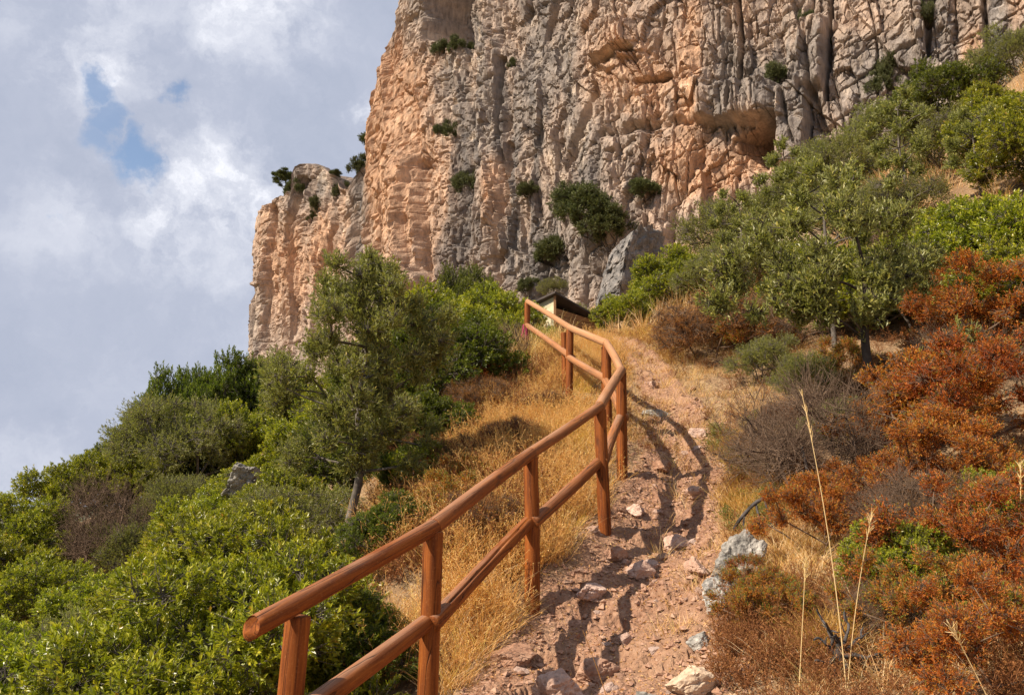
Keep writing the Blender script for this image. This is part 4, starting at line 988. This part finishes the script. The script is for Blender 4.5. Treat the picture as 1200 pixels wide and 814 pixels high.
# half-buried stones along the path, nothing tells them apart
rr_ = random.Random(4); proto_stones = [rock_mesh('path_stone', 200 + i, (1, 1, .7), sub=4) for i in range(5)]
for me in proto_stones: me.materials.append(M['pinkstone'])
for i in range(95):
    al_ = rr_.uniform(0, 1); seg_i = rr_.choice([2, 3, 3, 4, 4, 5, 5, 6, 6, 7, 2])
    a_ = PATH[seg_i]; b_2 = PATH[seg_i + 1]; c_ = a_ * (1 - al_) + b_2 * al_; s_ = rr_.choice([.02, .03, .04, .055, .075]) * rr_.uniform(.8, 1.2)
    off = rr_.uniform(-1, 1) * .85
    d_ = (b_2 - a_) / np.hypot(*(b_2 - a_)); x = c_[0] + d_[1] * off * .62; y = c_[1] - d_[0] * off * .62
    o = ob('path_stone', proto_stones[i % 5], loc=(x, y, gz(x, y) - s_ * .22)); o.scale = (s_, s_ * rr_.uniform(.7, 1.2), s_); o.rotation_euler = (rr_.uniform(-.3, .3), rr_.uniform(-.3, .3), rr_.uniform(0, 6.28))
    tag(o, 'one of the small pinkish stones half buried in the trodden path', 'stone', 'small stones in the path')

# big shaded boulder under the wall
def boulder():
    bm = bmesh.new()
    pts = [(-1.3, -.9, -2.2), (-.5, -1.7, -2.2), (2.2, .3, -1.6), (2.2, 1.8, -1.6), (-1.2, 1.6, -2.2),
           (-.75, -1.0, .2), (-.15, -1.9, .3), (.35, -1.9, 1.5), (1.5, -1.0, 2.1), (2.2, .1, 1.6), (1.9, 1.6, 2.0), (-.2, 1.2, 1.2)]
    for p in pts: bm.verts.new(p)
    r = bmesh.ops.convex_hull(bm, input=bm.verts)
    bmesh.ops.triangulate(bm, faces=bm.faces)
    bmesh.ops.subdivide_edges(bm, edges=bm.edges, cuts=22, use_grid_fill=True)
    P = np.array([v.co[:] for v in bm.verts]); bm.verts.index_update()
    Fc = np.array([[v.index for v in f.verts] for f in bm.faces]); bm.free()
    n = fbm(P * .9, 5, 91, .55); P = P * (1 + .16 * n[:, None]) + norm(P) * (.20 * fbm(P * 2.6, 4, 95) - .16 * np.maximum(0, 1 - np.abs(fbm(P * 1.3, 3, 97)) * 8))[:, None]
    return fast_mesh('boulder', P, [Fc], False)
x, y, z = spot(730, 31)
bz = W(730, 312, 31)[2]
o = ob('boulder', boulder(), M['outcrop'], loc=(x, y, bz)); o.rotation_euler = (0, 0, .05); o.scale = (.82, .82, .78); tag(o, 'huge grey boulder at the cliff foot with its right side in deep shade', 'boulder')

# ------------------------------------------------------------------ fence of round logs
def log_mesh(name, length, r, seed, sides=28, rings=26, crack=None, weather=0, taper=.04, cut=0):
    rng = np.random.default_rng(seed)
    zs = np.concatenate(([0, .004], np.linspace(.012, length - .012, rings), [length - .004, length]))
    V_ = []; 
    for i, z_ in enumerate(zs):
        rr2 = r * (1 - taper * z_ / length)
        if i in (0, len(zs) - 1): rr2 *= .93
        elif i in (1, len(zs) - 2): rr2 *= .985
        an = np.arange(sides) * 2 * math.pi / sides
        q = np.stack((np.cos(an) * 1.3 + seed, np.sin(an) * 1.3, np.full(sides, z_ * 1.4)), 1)
        q2 = np.stack((np.cos(an) * 4 + seed, np.sin(an) * 4, np.full(sides, z_ * 5)), 1)
        rad2 = rr2 * (1 + .05 * vn(q, seed) + .018 * vn(q2, seed + 3))
        if crack is not None:
            dd = np.angle(np.exp(1j * (an - crack - .12 * math.sin(z_ * 3))))
            lim = 1 if .1 * length < z_ < .96 * length else 0
            rad2 = rad2 - lim * r * .35 * np.maximum(0, 1 - np.abs(dd) / (2 * math.pi / sides * .9))
        bow = .008 * math.sin(math.pi * z_ / length) * (1 if seed % 2 else -1)
        zr = np.full(sides, z_)
        if cut: zr = zr + (np.sin(an) * cut + abs(cut)) * r * max(0, 1 - i / 5)
        V_.append(np.stack((np.cos(an) * rad2 + bow, np.sin(an) * rad2, zr), 1))
    V_ = np.vstack(V_); ns = len(zs)
    ix = np.arange(ns * sides).reshape(ns, sides)
    f = np.stack((ix[:-1], np.roll(ix[:-1], -1, 1), np.roll(ix[1:], -1, 1), ix[1:]), -1).reshape(-1, 4)
    c0 = len(V_); V_ = np.vstack((V_, [(0, 0, 0), (0, 0, length)]))
    t0 = np.stack((np.full(sides, c0), np.roll(ix[0], -1), ix[0]), -1); t1 = np.stack((np.full(sides, c0 + 1), ix[-1], np.roll(ix[-1], -1)), -1)
    return fast_mesh(name, V_, [f, np.vstack((t0, t1))], True, {'weather': np.full(len(V_), weather)})
fence = empty('log_fence', tuple(BASES[0]))
tag(fence, 'reddish brown log fence with two rails climbing along the left of the path', 'fence')
FB = Vector(BASES[0])
def log(name, p0, p1, r, seed, **kw):
    p0 = Vector(p0); p1 = Vector(p1); d = p1 - p0
    o = ob(name, log_mesh(name, d.length, r, seed, **kw), M['wood'], fence, p0 - FB)
    o.rotation_euler = d.to_track_quat('Z', 'Y').to_euler()
    return o
T = [Vector(q) for q in TOPS]
dwn = Vector((0, 0, 1))
RP, RT, RL = .055, .0445, .048
lean_ = [(.010, 0), (.004, 0), (0, 0), (-.004, 0), (.004, 0), (0, 0), (.006, 0), (0, 0)]
for i, q in enumerate(T):
    g_ = gz(q.x, q.y)
    log('post', (q.x - lean_[i][0] * 6, q.y, min(g_, q.z - H_RAIL) - .25), (q.x, q.y, q.z - RT * .55), RP, 300 + i, sides=32)
# companion post right behind the seventh
q = Vector(W(661, 386, 11.5)); log('post', (q.x, q.y, gz(q.x, q.y) - .2), (q.x, q.y, q.z - .05), .052, 320)
log('post', (T[5].x + .02, T[5].y + .34, gz(T[5].x, T[5].y + .3) - .2), (T[5].x + .02, T[5].y + .34, T[5].z + .02), .05, 321)
# top rails, each lying on two posts
e0 = Vector(W(289, 739, 3.22))
tops_pts = [e0] + T[1:]
for i in range(len(tops_pts) - 1):
    a_, b_2 = tops_pts[i], tops_pts[i + 1]; d = (b_2 - a_).normalized()
    log('top_rail', a_ - (d * .0), b_2 + d * (.022 if i in (2, 3, 4, 5) else .002), RT * (1, 1.07, .97, 1.08, 1.0, 1.07, 1.0)[i], 340 + i, sides=36, rings=34, cut=(.55 if i == 0 else 0), weather=(0, .1, .25, .5, .75, .85, .8)[i])
# lower rails, let into the posts
low = [(503, 728, 4.4), (622, 611, 5.8), (703, 541, 6.9), (728, 489, 8.1), (711, 446, 9.3), (668, 419, 10.9), (618, 381, 14.2)]
LW = [Vector(W(*q)) for q in low]
l0 = LW[0] + (LW[0] - Vector(W(380, 812, 3.6))).normalized() * -1.25
prev = Vector((l0.x, l0.y, l0.z))
lp = [prev] + LW
for i in range(len(lp) - 1):
    a_, b_2 = lp[i], lp[i + 1]; d = (b_2 - a_).normalized()
    side = Vector((-d.y, d.x, 0)).normalized() * (-.03)
    log('lower_rail', a_ + side - d * .03, b_2 - side * .4 + d * .05, RL, 360 + i, sides=40, rings=34, crack=(None, 2.1, None, None, 1.2, None, None)[i], weather=(0, 0, .1, .2, .4, .5, .5)[i])

# ------------------------------------------------------------------ small hut at the top of the path
def plain(name, colr, rough=.8, sc_=4, vert=False):
    m, t, b, o = new_mat(name); g = t.nodes.new('ShaderNodeTexCoord')
    mp = t.nodes.new('ShaderNodeMapping'); mp.inputs['Scale'].default_value = (1, 1, 8 if vert else 1); t.links.new(g.outputs['Object'], mp.inputs[0])
    n = noise_node(t, mp.outputs[0], sc_, 5, .6)
    t.links.new(ramp(t, n.outputs['Fac'], [(.3, tuple(q * .6 for q in colr)), (.7, tuple(min(1, q * 1.2) for q in colr))]), b.inputs['Base Color']); b.inputs['Roughness'].default_value = rough
    return m
M['cream'] = plain('cream_plaster', (.62, .56, .38)); M['plank'] = plain('brown_plank', (.30, .15, .06), .7, 3, True); M['roofing'] = plain('dark_roofing', (.06, .045, .04))
def prism(name, pts, h0, h1, mat, parent, bevel=0.0):
    """vertical prism over plan points; h0/h1 lists of bottom/top heights"""
    bm = bmesh.new(); n = len(pts)
    lo = [bm.verts.new((p[0], p[1], h0[i])) for i, p in enumerate(pts)]; hi = [bm.verts.new((p[0], p[1], h1[i])) for i, p in enumerate(pts)]
    bm.faces.new(lo[::-1]); bm.faces.new(hi)
    for i in range(n): bm.faces.new((lo[i], lo[(i + 1) % n], hi[(i + 1) % n], hi[i]))
    bmesh.ops.recalc_face_normals(bm, faces=bm.faces)
    if bevel: bmesh.ops.bevel(bm, geom=bm.edges[:], offset=bevel, segments=2, affect='EDGES')
    me = bpy.data.meshes.new(name); bm.to_mesh(me); bm.free()
    return ob(name, me, mat, parent)
hp = W(650, 345, 19.5); hb = W(650, 400, 19.5)[2]
hut = empty('hut', (hp[0], hp[1], hb)); tag(hut, 'small hut with cream side and brown plank front at the top of the path', 'hut')
hh = hp[2] - hb
Bp = (1.12, 1.1); Ap = (-.95, .75); Dp = (.15, 1.85)
def lerp2(a_, b_, t_): return (a_[0] + (b_[0] - a_[0]) * t_, a_[1] + (b_[1] - a_[1]) * t_)
prism('side_wall', [Ap, (0, 0), (.03, .08), (-.93, .83)], [-.6] * 4, [hh - .30, hh - .03, hh - .03, hh - .30], M['cream'], hut)
hbk = []
for k in range(8):                                            # horizontal boards of the front wall
    z0 = -.6 + (hh + .25) * k / 8; z1 = z0 + (hh + .25) / 8 - .012
    hbk.append((z0, z1))
bm = bmesh.new()
for (z0, z1) in hbk:
    za = [min(z1, hh - .06), min(z1, hh - .42)]
    if za[1] <= z0 + .01: za[1] = z0 + .012
    vs = [bm.verts.new(p) for p in ((.035, -.005, z0), (Bp[0], Bp[1], z0), (Bp[0], Bp[1], za[1]), (.035, -.005, za[0]), (.0, .07, z0), (Bp[0] - .04, Bp[1] + .06, z0), (Bp[0] - .04, Bp[1] + .06, za[1]), (.0, .07, za[0]))]
    for f in ((0, 1, 2, 3), (7, 6, 5, 4), (0, 4, 5, 1), (3, 2, 6, 7), (1, 5, 6, 2), (0, 3, 7, 4)): bm.faces.new([vs[i] for i in f])
bmesh.ops.recalc_face_normals(bm, faces=bm.faces)
me = bpy.data.meshes.new('front_wall'); bm.to_mesh(me); bm.free(); ob('front_wall', me, M['plank'], hut)
prism('corner_post', [(-.03, -.03), (.03, -.03), (.03, .03), (-.03, .03)], [-.6] * 4, [hh - .02] * 4, M['plank'], hut)
prism('roof', [(-1.15, .70), (.0, -.16), (1.30, 1.08), (.18, 2.05)], [hh - .34, hh, hh - .42, hh - .74], [hh - .29, hh + .05, hh - .37, hh - .69], M['roofing'], hut)
prism('back_wall', [(-.93, .83), (.15, 1.85), (1.08, 1.16), (1.06, 1.12), (.15, 1.79), (-.88, .80)], [-.6] * 6, [hh - .34, hh - .72, hh - .45, hh - .46, hh - .70, hh - .32], M['plank'], hut)
# magenta rag
rng = np.random.default_rng(9); x, y, z = W(615, 389, 14.1)
gu, gv = np.meshgrid(np.linspace(0, 1, 10), np.linspace(0, 1, 16)); gx = (gu - .5) * .10 * (1 + .4 * gv); gyy = .02 * np.sin(gu * 14 + gv * 2) ; gzz = -gv * .26 + .02 * np.sin(gu * 6)
Pt = np.stack((gx, gyy, gzz), -1).reshape(-1, 3); Pb = Pt + np.array((0, .006, 0)); ix = np.arange(160).reshape(16, 10)
qf = np.stack((ix[:-1, :-1], ix[:-1, 1:], ix[1:, 1:], ix[1:, :-1]), -1).reshape(-1, 4)
o = ob('rag', fast_mesh('rag', np.vstack((Pt, Pb)), [np.vstack((qf, qf[:, ::-1] + 160))], True), plain('magenta_cloth', (.42, .02, .12)), loc=(x, y, z + .13)); tag(o, 'small magenta rag hanging at the left of the farthest fence post', 'rag')

# ------------------------------------------------------------------ dry grass and litter (stuff)
def region(n, seed, px0, px1, y0, y1, clump=.9, thr=-.05, avoid_path=True, keep_path=0.0, ypow=1.0):
    rng = np.random.default_rng(seed); out_ = []
    Y_ = y0 + (y1 - y0) * rng.random(n * 4) ** ypow; P_ = px0 + (px1 - px0) * rng.random(n * 4)
    X_ = (P_ - 600) / F * Y_
    for _ in range(3): Zg = base_z(X_, Y_); X_ = (P_ - 600) / F * (Y_ * CT + Zg * ST)
    k = fbm(p3(X_ * clump, Y_ * clump), 3, seed) > thr
    if avoid_path:
        pmk = path_mask(X_, Y_); k &= (pmk < .35) | (rng.random(len(X_)) < keep_path)
    X_ = X_[k][:n]; Y_ = Y_[k][:n]
    return X_, Y_, ground_z(X_, Y_)
def grass(name, label, regs, mat, blades=26, h=(.18, .5), w=.004, spread=.16, seed=1, lean=.55):
    rng = np.random.default_rng(seed)
    X_ = np.concatenate([r[0] for r in regs]); Y_ = np.concatenate([r[1] for r in regs]); Z_ = np.concatenate([r[2] for r in regs])
    n = len(X_); m_ = blades
    th = rng.random(n)[:, None]
    a_ = rng.random((n, m_)) * 6.283; rr2 = spread * rng.random((n, m_)) ** .7
    bx = X_[:, None] + np.cos(a_) * rr2 * .6; by = Y_[:, None] + np.sin(a_) * rr2 * .6
    hgt = (h[0] + (h[1] - h[0]) * th) * (.45 + .75 * rng.random((n, m_)))
    ln = lean * (.15 + rng.random((n, m_))) * hgt
    a2 = a_ + rng.normal(0, .7, (n, m_)); dx = np.cos(a2); dy = np.sin(a2)
    wv2 = rng.random((n, m_)) * 6.283; sx = np.cos(wv2) * w * .5; sy = np.sin(wv2) * w * .5
    bz_ = np.broadcast_to(Z_[:, None], bx.shape) - .02
    P_ = []
    for q, ww in ((0, 1), (.45, .85), (.8, .5)):
        cx = bx + dx * ln * q ** 1.4; cy = by + dy * ln * q ** 1.4; cz = bz_ + hgt * (q - .18 * q * q)
        P_ += [np.stack((cx - sx * ww, cy - sy * ww, cz), -1), np.stack((cx + sx * ww, cy + sy * ww, cz), -1)]
    P_.append(np.stack((bx + dx * ln, by + dy * ln, bz_ + hgt * .80), -1))
    V_ = np.stack(P_, 2).reshape(-1, 3); nbd = n * m_; ix = np.arange(nbd * 7).reshape(nbd, 7)
    f4 = np.vstack((ix[:, [0, 1, 3, 2]], ix[:, [2, 3, 5, 4]])); f3 = ix[:, [4, 5, 6]]
    val = np.clip(th * .5 + rng.random((n, m_)) * .6 - .05, 0, 1)
    o = ob(name, fast_mesh(name, V_, [f4, f3], False, {'v': np.repeat(val.reshape(-1), 7)}), M[mat])
    return tag(o, label, 'grass', kind='stuff')
grass('dry_grass', 'straw-coloured dry grass covering the slope left of the fence',
      [region(750, 401, 470, 720, 6.2, 10, 1.6, -.05), region(900, 402, 480, 735, 9.5, 17, .9, -.2), region(350, 403, 430, 610, 4.9, 6.5, 1.3, -.1)], 'straw', 17, (.08, .34), .0040, .13, 11, 1.2)
grass('golden_grass', 'golden orange grass tufts among the straw left of the fence',
      [region(420, 411, 540, 690, 9, 14, .8, .12), region(240, 412, 500, 700, 6.6, 9.5, 1.0, .12)], 'gold', 22, (.08, .24), .005, .13, 12, 1.3)
grass('dry_grass', 'dry straw grass along the right verge of the path',
      [region(1100, 421, 770, 960, 4.2, 9, 1.3, -.1, keep_path=.10), region(2100, 422, 680, 950, 9, 18, .9, -.3, keep_path=.75), region(500, 423, 900, 1250, 3.2, 7, 1.2, .0)], 'straw', 15, (.05, .22), .0036, .11, 13, 1.2)
grass('golden_grass', 'golden grass tufts between the path and the bare grey shrub',
      [region(240, 431, 835, 905, 6.8, 9.5, 1.2, -.1), region(200, 432, 700, 800, 12.5, 17, .8, -.1), region(70, 433, 950, 1000, 4.3, 4.7, 1, -.5)], 'gold', 24, (.08, .30), .0042, .13, 14, .9)
grass('tall_dry_grass', 'tall tawny grass on the upper right slope below the cliff',
      [region(1000, 441, 900, 1300, 14, 38, .4, -.15), region(250, 442, 690, 900, 16, 26, .5, -.1)], 'straw', 22, (.25, .80), .009, .28, 15, .7)
grass('tall_dry_grass', 'tall pale grass stalks at the far end of the fence',
      [region(90, 451, 560, 660, 12.5, 17, .9, -.3)], 'straw', 16, (.4, .95), .006, .25, 16, .6)
def herbs(name, label, regs, mat, seed, h=(.12, .4), stems=9, side=5, r=.0016, bract=.012):
    """wiry dead herbs: stems that fork into short twigs ending in shrivelled bracts"""
    rng = np.random.default_rng(seed)
    B = np.concatenate([np.stack(r_, 1) for r_ in regs]); n = len(B)
    hh_ = (h[0] + (h[1] - h[0]) * rng.random(n))[:, None, None]
    d = norm(rng.normal(0, .55, (n, stems, 3)) * np.array((1, 1, .3)) + np.array((0, 0, 1)))
    P0 = np.broadcast_to(B[:, None], d.shape) + rng.normal(0, .02, d.shape) * np.array((1, 1, 0)) - np.array((0, 0, .02))
    P2 = P0 + d * hh_ * (.6 + .5 * rng.random((n, stems, 1))); P1 = (P0 + P2) / 2 + rng.normal(0, .12, d.shape) * hh_
    acc = Acc(); f3 = lambda q: q.reshape(-1, 3)
    acc.add(*tubes(f3(P0), f3(P1), f3(P2), r, r * .6, 3, 4))
    q = rng.uniform(.4, 1, (n, stems, side, 1)); S0 = P0[:, :, None] * (1 - q) ** 2 + 2 * P1[:, :, None] * q * (1 - q) + P2[:, :, None] * q * q
    sd = norm(d[:, :, None] + rng.normal(0, .75, S0.shape)); S2 = S0 + sd * hh_[..., None] * .28 * rng.uniform(.4, 1, q.shape)
    acc.add(*tubes(f3(S0), f3((S0 + S2) / 2 + rng.normal(0, .008, S0.shape)), f3(S2), r * .7, r * .4, 3, 3))
    k = acc.n; v, f, val = leaves(f3(S2), f3(sd), 4, .02, bract, bract * .5, .8, rng)
    vals = np.concatenate((np.full(k, .35), val)); fs = [np.vstack(acc.f), f + k]
    o = ob(name, fast_mesh(name, np.vstack(acc.v + [v]), fs, False, {'v': vals}), M[mat]); return tag(o, label, 'undergrowth', kind='stuff')
herbs('dry_herbs', 'wiry dead straw-coloured herbs among the grass left of the fence', [region(750, 481, 440, 720, 6.0, 10, 1.0, -.3), region(700, 482, 500, 735, 10, 16, .8, -.3), region(130, 483, 440, 640, 5.0, 6.4, 1, -.3)], 'straw', 41, (.15, .5), 8, 5, .002)
herbs('dry_herbs', 'rusty brown dead herbs on the slope under the olive tree', [region(480, 484, 440, 640, 6.0, 10, .9, -.05), region(300, 485, 490, 660, 10, 15, .8, 0)], 'brownred', 42, (.15, .42), 8, 6, .002, .016)
herbs('dry_herbs', 'wiry dead herbs along the right verge of the path', [region(450, 486, 790, 960, 4.2, 9, 1.0, -.2), region(800, 487, 690, 1080, 8.5, 17, .8, -.3, keep_path=.5), region(420, 488, 860, 1260, 3.2, 7, 1, -.2)], 'brownred', 43, (.08, .28), 8, 5, .0016)
herbs('dry_herbs', 'green-tinged low herbs dotted on the right verge', [region(90, 489, 830, 930, 5.5, 10, 1.0, .1)], 'olive', 44, (.08, .2), 9, 7, .0016, .02)
# litter of leaves and crumbs on the path and the bank
def litter(name, label, regs, mat, size, seed):
    rng = np.random.default_rng(seed)
    X_ = np.concatenate([r[0] for r in regs]); Y_ = np.concatenate([r[1] for r in regs]); Z_ = np.concatenate([r[2] for r in regs]); n = len(X_)
    P_ = np.stack((X_, Y_, Z_ + .004), 1); A = norm(rng.normal(0, 1, (n, 3)) * np.array((1, 1, .35)))
    v, f, val = leaves(P_, A, 1, .0, size, size * .45, .1, rng, 1.2)
    o = ob(name, fast_mesh(name, v, [f], False, {'v': val}), M[mat]); return tag(o, label, 'leaf litter', kind='stuff')
litter('leaf_litter', 'dry fallen leaves strewn over the path and its verges', [region(9000, 461, 480, 900, 3.8, 9, 1.0, -.3, avoid_path=False), region(9000, 462, 850, 1260, 3.2, 8, 1.0, -.3)], 'straw', .022, 21)
litter('leaf_litter', 'rusty leaf crumbs under the red shrubs', [region(9000, 463, 850, 1260, 3.2, 9, 1.0, -.4), region(4000, 464, 470, 640, 5, 9, 1, -.3), region(5000, 465, 520, 860, 3.8, 9, 1, -.1, avoid_path=False)], 'brownred', .02, 22)
def pebbles(name, label, regs, seed, smin, smax, mat):
    rng = np.random.default_rng(seed); X_ = np.concatenate([r[0] for r in regs]); Y_ = np.concatenate([r[1] for r in regs]); Z_ = np.concatenate([r[2] for r in regs]); n = len(X_)
    base_ = np.array([(1, 0, 0), (-1, 0, 0), (0, 1, 0), (0, -1, 0), (0, 0, 1), (0, 0, -1)], float)
    s_ = (smin + (smax - smin) * rng.random(n) ** 3)[:, None, None]
    V_ = base_[None] * s_ * (.6 + .7 * rng.random((n, 6, 1))) + rng.normal(0, .25, (n, 6, 3)) * s_
    V_[..., 2] *= .6; V_ += np.stack((X_, Y_, Z_), 1)[:, None]
    tr_ = np.array([(0, 2, 4), (2, 1, 4), (1, 3, 4), (3, 0, 4), (2, 0, 5), (1, 2, 5), (3, 1, 5), (0, 3, 5)])
    f = (np.arange(n)[:, None, None] * 6 + tr_[None]).reshape(-1, 3)
    o = ob(name, fast_mesh(name, V_.reshape(-1, 3), [f], False), M[mat]); return tag(o, label, 'gravel', kind='stuff')
pebbles('gravel', 'loose pink gravel on the trodden path', [region(12000, 471, 540, 880, 3.6, 11, 1.2, -.6, avoid_path=False)], 31, .004, .034, 'pinkstone')
pebbles('gravel', 'pale chips of stone on the right bank', [region(3500, 472, 820, 1260, 3.2, 9, 1.2, -.4)], 32, .004, .022, 'palestone')

# ------------------------------------------------------------------ single stalks, stump, dead roots
def stalk(px0, py0, Y0, px1, py1, label, r=.004, bend=.06, mat='straw', head=True):
    a_ = W(px0, py0, Y0); b_2 = W(px1, py1, Y0 * .99); g_ = gz(a_[0], a_[1])
    a_[2] = min(a_[2], g_ + .0)
    mid_ = (a_ + b_2) / 2 + np.array((bend, .02, .0))
    acc = Acc(); acc.add(*tubes(np.zeros((1, 3)), (mid_ - a_)[None], (b_2 - a_)[None], r, r * .5, 5, 14))
    if head:
        rng = np.random.default_rng(int(px0)); n = 26; q = rng.uniform(.84, 1, n)[:, None]; P_ = (b_2 - a_) * q + (1 - q) * q * 2 * np.array((bend, 0, 0)); A = norm((b_2 - a_)[None] + rng.normal(0, .25, (n, 3)))
        acc.add(*tubes(P_, P_ + A * .02, P_ + A * .04, r * .8, r * .3, 3, 3))
    me = acc.mesh('dry_stalk', attrs={'v': np.full(acc.n, .85)})
    o = ob('dry_stalk', me, M[mat], loc=tuple(a_)); return tag(o, label, 'stalk', 'single dry stalks on the right bank')
stalk(986, 730, 3.9, 940, 462, 'tallest pale dry stalk leaning left in front of the bare grey shrub', .0032)
stalk(988, 740, 4.0, 1022, 600, 'pale stalk leaning right from the foot of the tallest stalk', .0024, -.02)
stalk(932, 780, 4.0, 944, 655, 'short pale stalk standing left of the burnt stump', .0026, .01)
stalk(1192, 650, 4.4, 1196, 545, 'grey upright stalk at the right edge above the orange shrub', .0035, 0)
stalk(728, 814, 4.0, 683, 738, 'thin brown stalk leaning left over the path at the bottom', .003, .02, 'brownred', False)
stalk(1180, 800, 3.2, 1115, 735, 'long pale stalk leaning left in the bottom right corner', .003, .02)
def dead_wood(name, label, loc, paths, mat='burnt'):
    acc = Acc()
    for (p0, p1, p2, r0, r1) in paths: acc.add(*tubes(np.array([p0], float), np.array([p1], float), np.array([p2], float), r0, r1, 9, 14))
    V_ = np.vstack(acc.v); V_ += norm(V_ + .001) * .006 * fbm(V_ * 22, 3, 5)[:, None]; acc.v = [V_]
    fs = np.vstack(acc.f); me = fast_mesh(name, V_, [fs], True); o = ob(name, me, M[mat], loc=loc); return tag(o, label, 'dead wood')
x, y, z = spot(985, 4.15)
rgs = np.random.default_rng(77); brs = [((0, 0, -.1), (-.02, 0, .02), (.01, 0, .10), .026, .018)]
for (ax_, az_, ln_) in [(-.5, 1.0, .24), (-.2, 1.2, .20), (.5, .8, .22), (.9, .5, .22), (-.9, .5, .16), (.2, 1.0, .15), (.8, -.2, .18), (-.6, -.3, .16), (.2, -.5, .16), (1.0, .1, .26)]:
    p = np.array((.0, 0, .06)); d_ = np.array((ax_, rgs.normal(0, .3), az_)); d_ = d_ / np.linalg.norm(d_); r_ = .013
    for k in range(4):
        q_ = p + d_ * ln_ / 4; brs.append((tuple(p), tuple((p + q_) / 2 + rgs.normal(0, .008, 3)), tuple(q_), r_, r_ * .8)); p = q_; r_ *= .78
        d_ = d_ + rgs.normal(0, .38, 3); d_ /= np.linalg.norm(d_)
        if k in (1, 2):
            e_ = d_ + rgs.normal(0, .6, 3); e_ /= np.linalg.norm(e_); brs.append((tuple(p), tuple(p + e_ * ln_ * .12 + rgs.normal(0, .008, 3)), tuple(p + e_ * ln_ * .28), r_ * .7, r_ * .3))
dead_wood('burnt_stump', 'charred forked stump with crooked roots at the bottom of the right bank', (x, y, z + .03), brs)
x, y, z = spot(905, 6.6)
dead_wood('dead_branch', 'dark burnt branch arching over the ground above the limestone rock', (x, y, z), [
 ((.05, 0, .28), (-.12, 0, .30), (-.32, -.02, .02), .016, .013), ((.05, 0, .28), (.12, 0, .3), (.13, 0, .26), .016, .010), ((-.12, 0, .22), (-.12, -.05, .1), (-.08, -.1, -.05), .010, .006), ((-.2, 0, .15), (-.26, -.03, .1), (-.24, -.08, -.05), .010, .006), ((-.05, 0, .25), (-.02, -.05, .12), (-.02, -.1, -.05), .010, .006)])
x, y, z = spot(955, 6.4)
dead_wood('dead_tree', 'dark thin dead trunk standing inside the bare grey shrub', (x, y, z), [((0, 0, -.1), (0, 0, .3), (-.06, 0, .62), .022, .010), ((0, 0, .2), (.05, 0, .35), (.10, 0, .5), .012, .006), ((.32, 0, -.05), (.34, 0, .4), (.6, 0, .6), .018, .007)])
